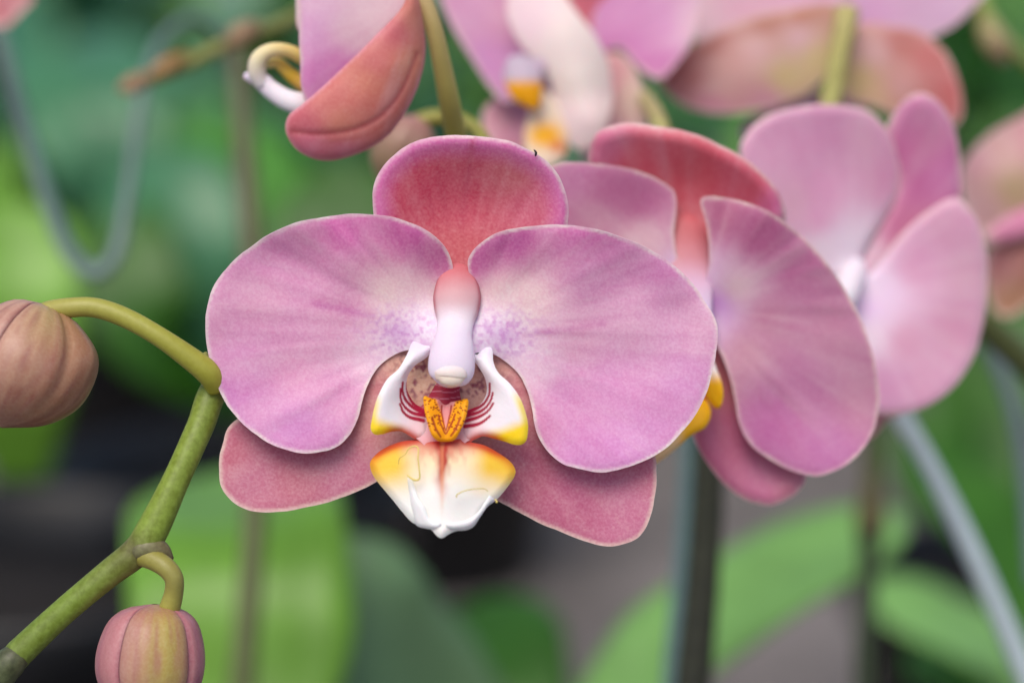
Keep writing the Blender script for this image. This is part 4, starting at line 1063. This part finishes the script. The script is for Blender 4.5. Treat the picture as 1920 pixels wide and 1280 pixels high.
patch("petal", [(950, 5), (960, 55), (985, 95), (1020, 130), (1036, 170), (1036, 215), (1056, 255), (1085, 280), (1118, 268), (1142, 220), (1147, 160), (1135, 105), (1110, 60), (1075, 15), (1030, -50), (970, -60)],
      [(1080, 150, 40), (960, 20, 10), (1000, -50, 0), (1040, 190, 16), (1085, 275, 30), (1145, 180, 10), (1060, 60, 40), (1110, 220, 44), (1010, 60, 30)],
      d6 - .004, f6, gpaint(cpts((990, 40, (238, 214, 220)), (1060, 70, (242, 228, 222)), (1090, 150, (244, 232, 224)), (1070, 230, (240, 220, 222)), (1130, 200, (238, 216, 212))), (1080, 110), 84, vamt=.1), M_petal, 5, 8, (0, 0), 3, seed=43, mott=0.3)
patch("lateral_sepal", [(1130, 110), (1160, 100), (1190, 130), (1208, 190), (1212, 240), (1180, 300), (1120, 310), (1090, 290), (1110, 200)], [(1130, 120, -20), (1200, 200, -6), (1150, 300, -10)],
      d6 + .004, f6, gpaint(cpts((1140, 160, (214, 150, 160)), (1190, 180, (214, 190, 170)), (1130, 280, (216, 160, 180))), (1100, 110), 85), M_sepal, 5, 9, (0, 0), 3, seed=44, mott=0.3)
patch("lateral_sepal", [(1040, 130), (980, 150), (930, 180), (905, 215), (915, 260), (960, 285), (1010, 270), (1050, 200)], [(1045, 140, -20), (910, 220, -6), (960, 280, 0), (1030, 230, -14)],
      d6 + .008, f6, gpaint(cpts((930, 220, (214, 156, 172)), (980, 270, (216, 150, 176)), (1000, 180, (212, 160, 200))), (1060, 120), 86), M_sepal, 5, 9, (0, 0), 3, seed=45, mott=0.3)
tube("column", [(1060, 80, d6, 14), (1035, 105, d6 - .003, 28), (1012, 130, d6 - .005, 28), (1000, 150, d6 - .006, 12)], M_wax, f6, 18, 6, [(0, (206, 176, 200)), (1, (206, 186, 204))])
lip6 = patch("lip", [(1010, 170), (1040, 190), (1062, 240), (1060, 290), (1020, 320), (990, 300), (985, 240)], [(1020, 175, 10), (1060, 250, 20), (1020, 310, 40), (990, 250, 24)],
             d6 - .006, f6, lambda x, y, bd: mixc(mixc(np.tile(lin((238, 220, 200)), (len(x), 1)), (240, 176, 10), np.exp(-(((x - 1022) / 30) ** 2 + ((y - 255) / 22) ** 2)) * 1.5), (216, 110, 20), np.exp(-(((x - 1046) / 16) ** 2 + ((y - 276) / 12) ** 2))), M_wax, 8, 6, (10, -6), 1, 0.2, seed=46)
patch("side_lobe", [(955, 110), (985, 105), (1010, 130), (1016, 170), (1008, 205), (985, 200), (958, 180), (945, 145)], [(1000, 120, 20), (950, 150, 30), (1005, 200, 40), (980, 150, 44)],
      d6 - .008, lip6, lambda x, y, bd: mixc(np.tile(lin((196, 180, 196)), (len(x), 1)), (242, 172, 10), sstep(146, 162, y)), M_wax, 8, 5, (10, -6), 1, 0.2, seed=47)
tube("pedicel", [(1075, 115, d6 + .008, 20), (1160, 110, d6 + .016, 15), (1200, 170, d6 + .012, 16), (1240, 240, D + .085, 17), (1255, 345, D + .087, 17)], M_stem, f6, 12, 6, [(0, (200, 180, 140)), (1, (180, 180, 100))])

# bloom at the top left, seen from the side and behind
d7 = D + 0.022
f7 = thing("orchid_flower", "cupped bloom seen from its side, coral backed, at the top left with curled white lip", "flower", W(780, 0, d7 + .004), FG)
patch("petal", [(566, -40), (562, 40), (563, 110), (568, 175), (585, 205), (640, 180), (700, 110), (750, 50), (790, -20), (760, -90), (650, -110)],
      [(780, -10, -20), (570, 150, 12), (564, 0, 6), (660, -100, -10), (680, 60, 4), (640, 160, -4)],
      d7 + .002, f7, gpaint(cpts((580, 60, (214, 160, 200)), (600, 150, (206, 126, 184)), (640, 130, (206, 120, 182)), (660, 60, (222, 190, 200)), (700, 30, (226, 198, 204)), (590, 0, (220, 180, 206))), (780, 0), 91), M_petal, 8, 6, (18, -8), 3, seed=50, mott=0.6)
def side_sepal_paint(x, y, bd):
    c = gpaint(cpts((560, 230, (198, 96, 108)), (620, 180, (206, 112, 104)), (700, 120, (206, 112, 110)), (740, 60, (204, 104, 112)), (770, 120, (214, 142, 108)), (720, 210, (204, 118, 104)), (640, 230, (214, 138, 112)), (690, 150, (212, 134, 106)), (640, 285, (206, 116, 136)), (575, 275, (208, 116, 140)), (780, 40, (214, 140, 120))), (785, 0), 92, rim=(226, 160, 170), vein=(180, 70, 80))(x, y, bd)
    p = np.stack([x, y], 1)
    c = mixc(c, (168, 60, 66), 0.75 * np.exp(-(seg_dist(p, catmull([(548, 246), (600, 250), (660, 242), (710, 218), (750, 170), (780, 100)], 6)) / 5.0) ** 2))
    c = mixc(c, (190, 90, 80), 0.45 * np.exp(-(seg_dist(p, catmull([(620, 262), (690, 250), (750, 195), (785, 120)], 6)) / 4.0) ** 2))
    return c
SSEAM = catmull([(548, 246), (600, 250), (660, 242), (710, 218), (750, 170), (780, 100)], 6)
patch("lateral_sepal", [(536, 242), (543, 216), (575, 190), (640, 132), (700, 72), (752, 18), (775, -30), (792, 40), (796, 100), (786, 150), (766, 200), (732, 248), (690, 279), (640, 297), (600, 299), (565, 286), (545, 266)],
      [(780, 0, 0), (540, 240, 20), (640, 135, 12), (720, 55, 10), (790, 110, -34), (735, 245, -22), (620, 296, -4), (680, 190, 20), (600, 230, 26), (740, 120, 12)],
      d7 - .002, f7, side_sepal_paint, M_sepal, 8, 5, (16, -8), 3, seed=51, mott=0.55,
      relief=lambda x, y, bd: -2.5 * np.exp(-(seg_dist(np.stack([x, y], 1), SSEAM) / 6.0) ** 2))
patch("dorsal_sepal", [(560, -60), (555, 20), (562, 60), (600, 80), (700, 20), (780, -30), (720, -130), (620, -130)], [(780, -20, -30), (560, 0, -20), (640, -120, -30), (640, 40, -36)],
      d7 + .006, f7, gpaint(cpts((580, 0, (226, 200, 220)), (640, -60, (210, 130, 150))), (780, -10), 93), M_sepal, 8, 9, (18, -8), 3, seed=52, mott=0.5)
lip7 = tube("lip", [(640, 190, d7 + .006, 26), (590, 196, d7 + .008, 22), (545, 190, d7 + .010, 20), (510, 170, d7 + .011, 18), (488, 150, d7 + .011, 17), (474, 146, d7 + .011, 12), (458, 142, d7 + .011, 6)], M_wax, f7, 18, 7,
            [(0, (236, 190, 190)), (.3, (244, 240, 246)), (1, (236, 224, 244))], flat=[.8, .8, .7])
tube("tendril", [(492, 160, d7 + .011, 14), (482, 135, d7 + .010, 17), (486, 110, d7 + .009, 16), (508, 95, d7 + .009, 14), (540, 96, d7 + .010, 13), (578, 114, d7 + .012, 14)], M_wax, lip7, 14, 7,
     [(0, (244, 240, 244)), (.4, (242, 232, 190)), (1, (236, 206, 90))])
tube("side_lobe", [(500, 122, d7 + .012, 8), (520, 118, d7 + .013, 11), (545, 140, d7 + .014, 13), (575, 160, d7 + .015, 18), (600, 170, d7 + .015, 20)], M_wax, lip7, 14, 7,
     [(0, (240, 226, 150)), (.5, (238, 200, 60)), (1, (236, 170, 140))])
tube("pedicel", [(765, -60, d7 + .004, 18), (790, -5, d7 + .003, 19), (812, 50, d7 + .004, 17), (828, 120, d7 + .008, 18), (842, 190, d7 + .014, 20), (856, 262, d7 + .024, 20), (872, 345, D + .053, 18)], M_stem, f7, 16, 8,
     [(0, (200, 170, 130)), (.25, (204, 180, 120)), (.6, (196, 186, 100)), (1, (176, 178, 70))], mott=0.2)

# small cut-off bloom in the upper left corner
f8 = thing("orchid_flower", "blurred coral petal tip of a bloom poking into the upper left corner", "flower", W(-40, -40, 0.62), "blurred blooms in the corners")
patch("petal", [(-80, -90), (20, -80), (62, -10), (40, 22), (10, 50), (-40, 40), (-90, 0)], [(-40, -60, 10), (50, -20, 0), (0, 45, 0), (-60, 20, 0)], 0.62, f8,
      gpaint(cpts((20, 10, (206, 130, 135))), (-60, -60), 99), M_sepal, 8, 9, (16, 6), 2, seed=60, mott=0.3)
patch("lateral_sepal", [(-120, -60), (-60, -100), (-30, -40), (-50, 30), (-100, 50), (-140, 0)], [(-60, -60, 0), (-100, 30, -10), (-130, -20, -10)], 0.622, f8,
      gpaint(cpts((-80, 0, (206, 130, 135))), (-60, -60), 98), M_sepal, 8, 12, (16, 6), 2, seed=61, mott=0.3)

for o in scene.objects:
    if "_o" in o: del o["_o"]
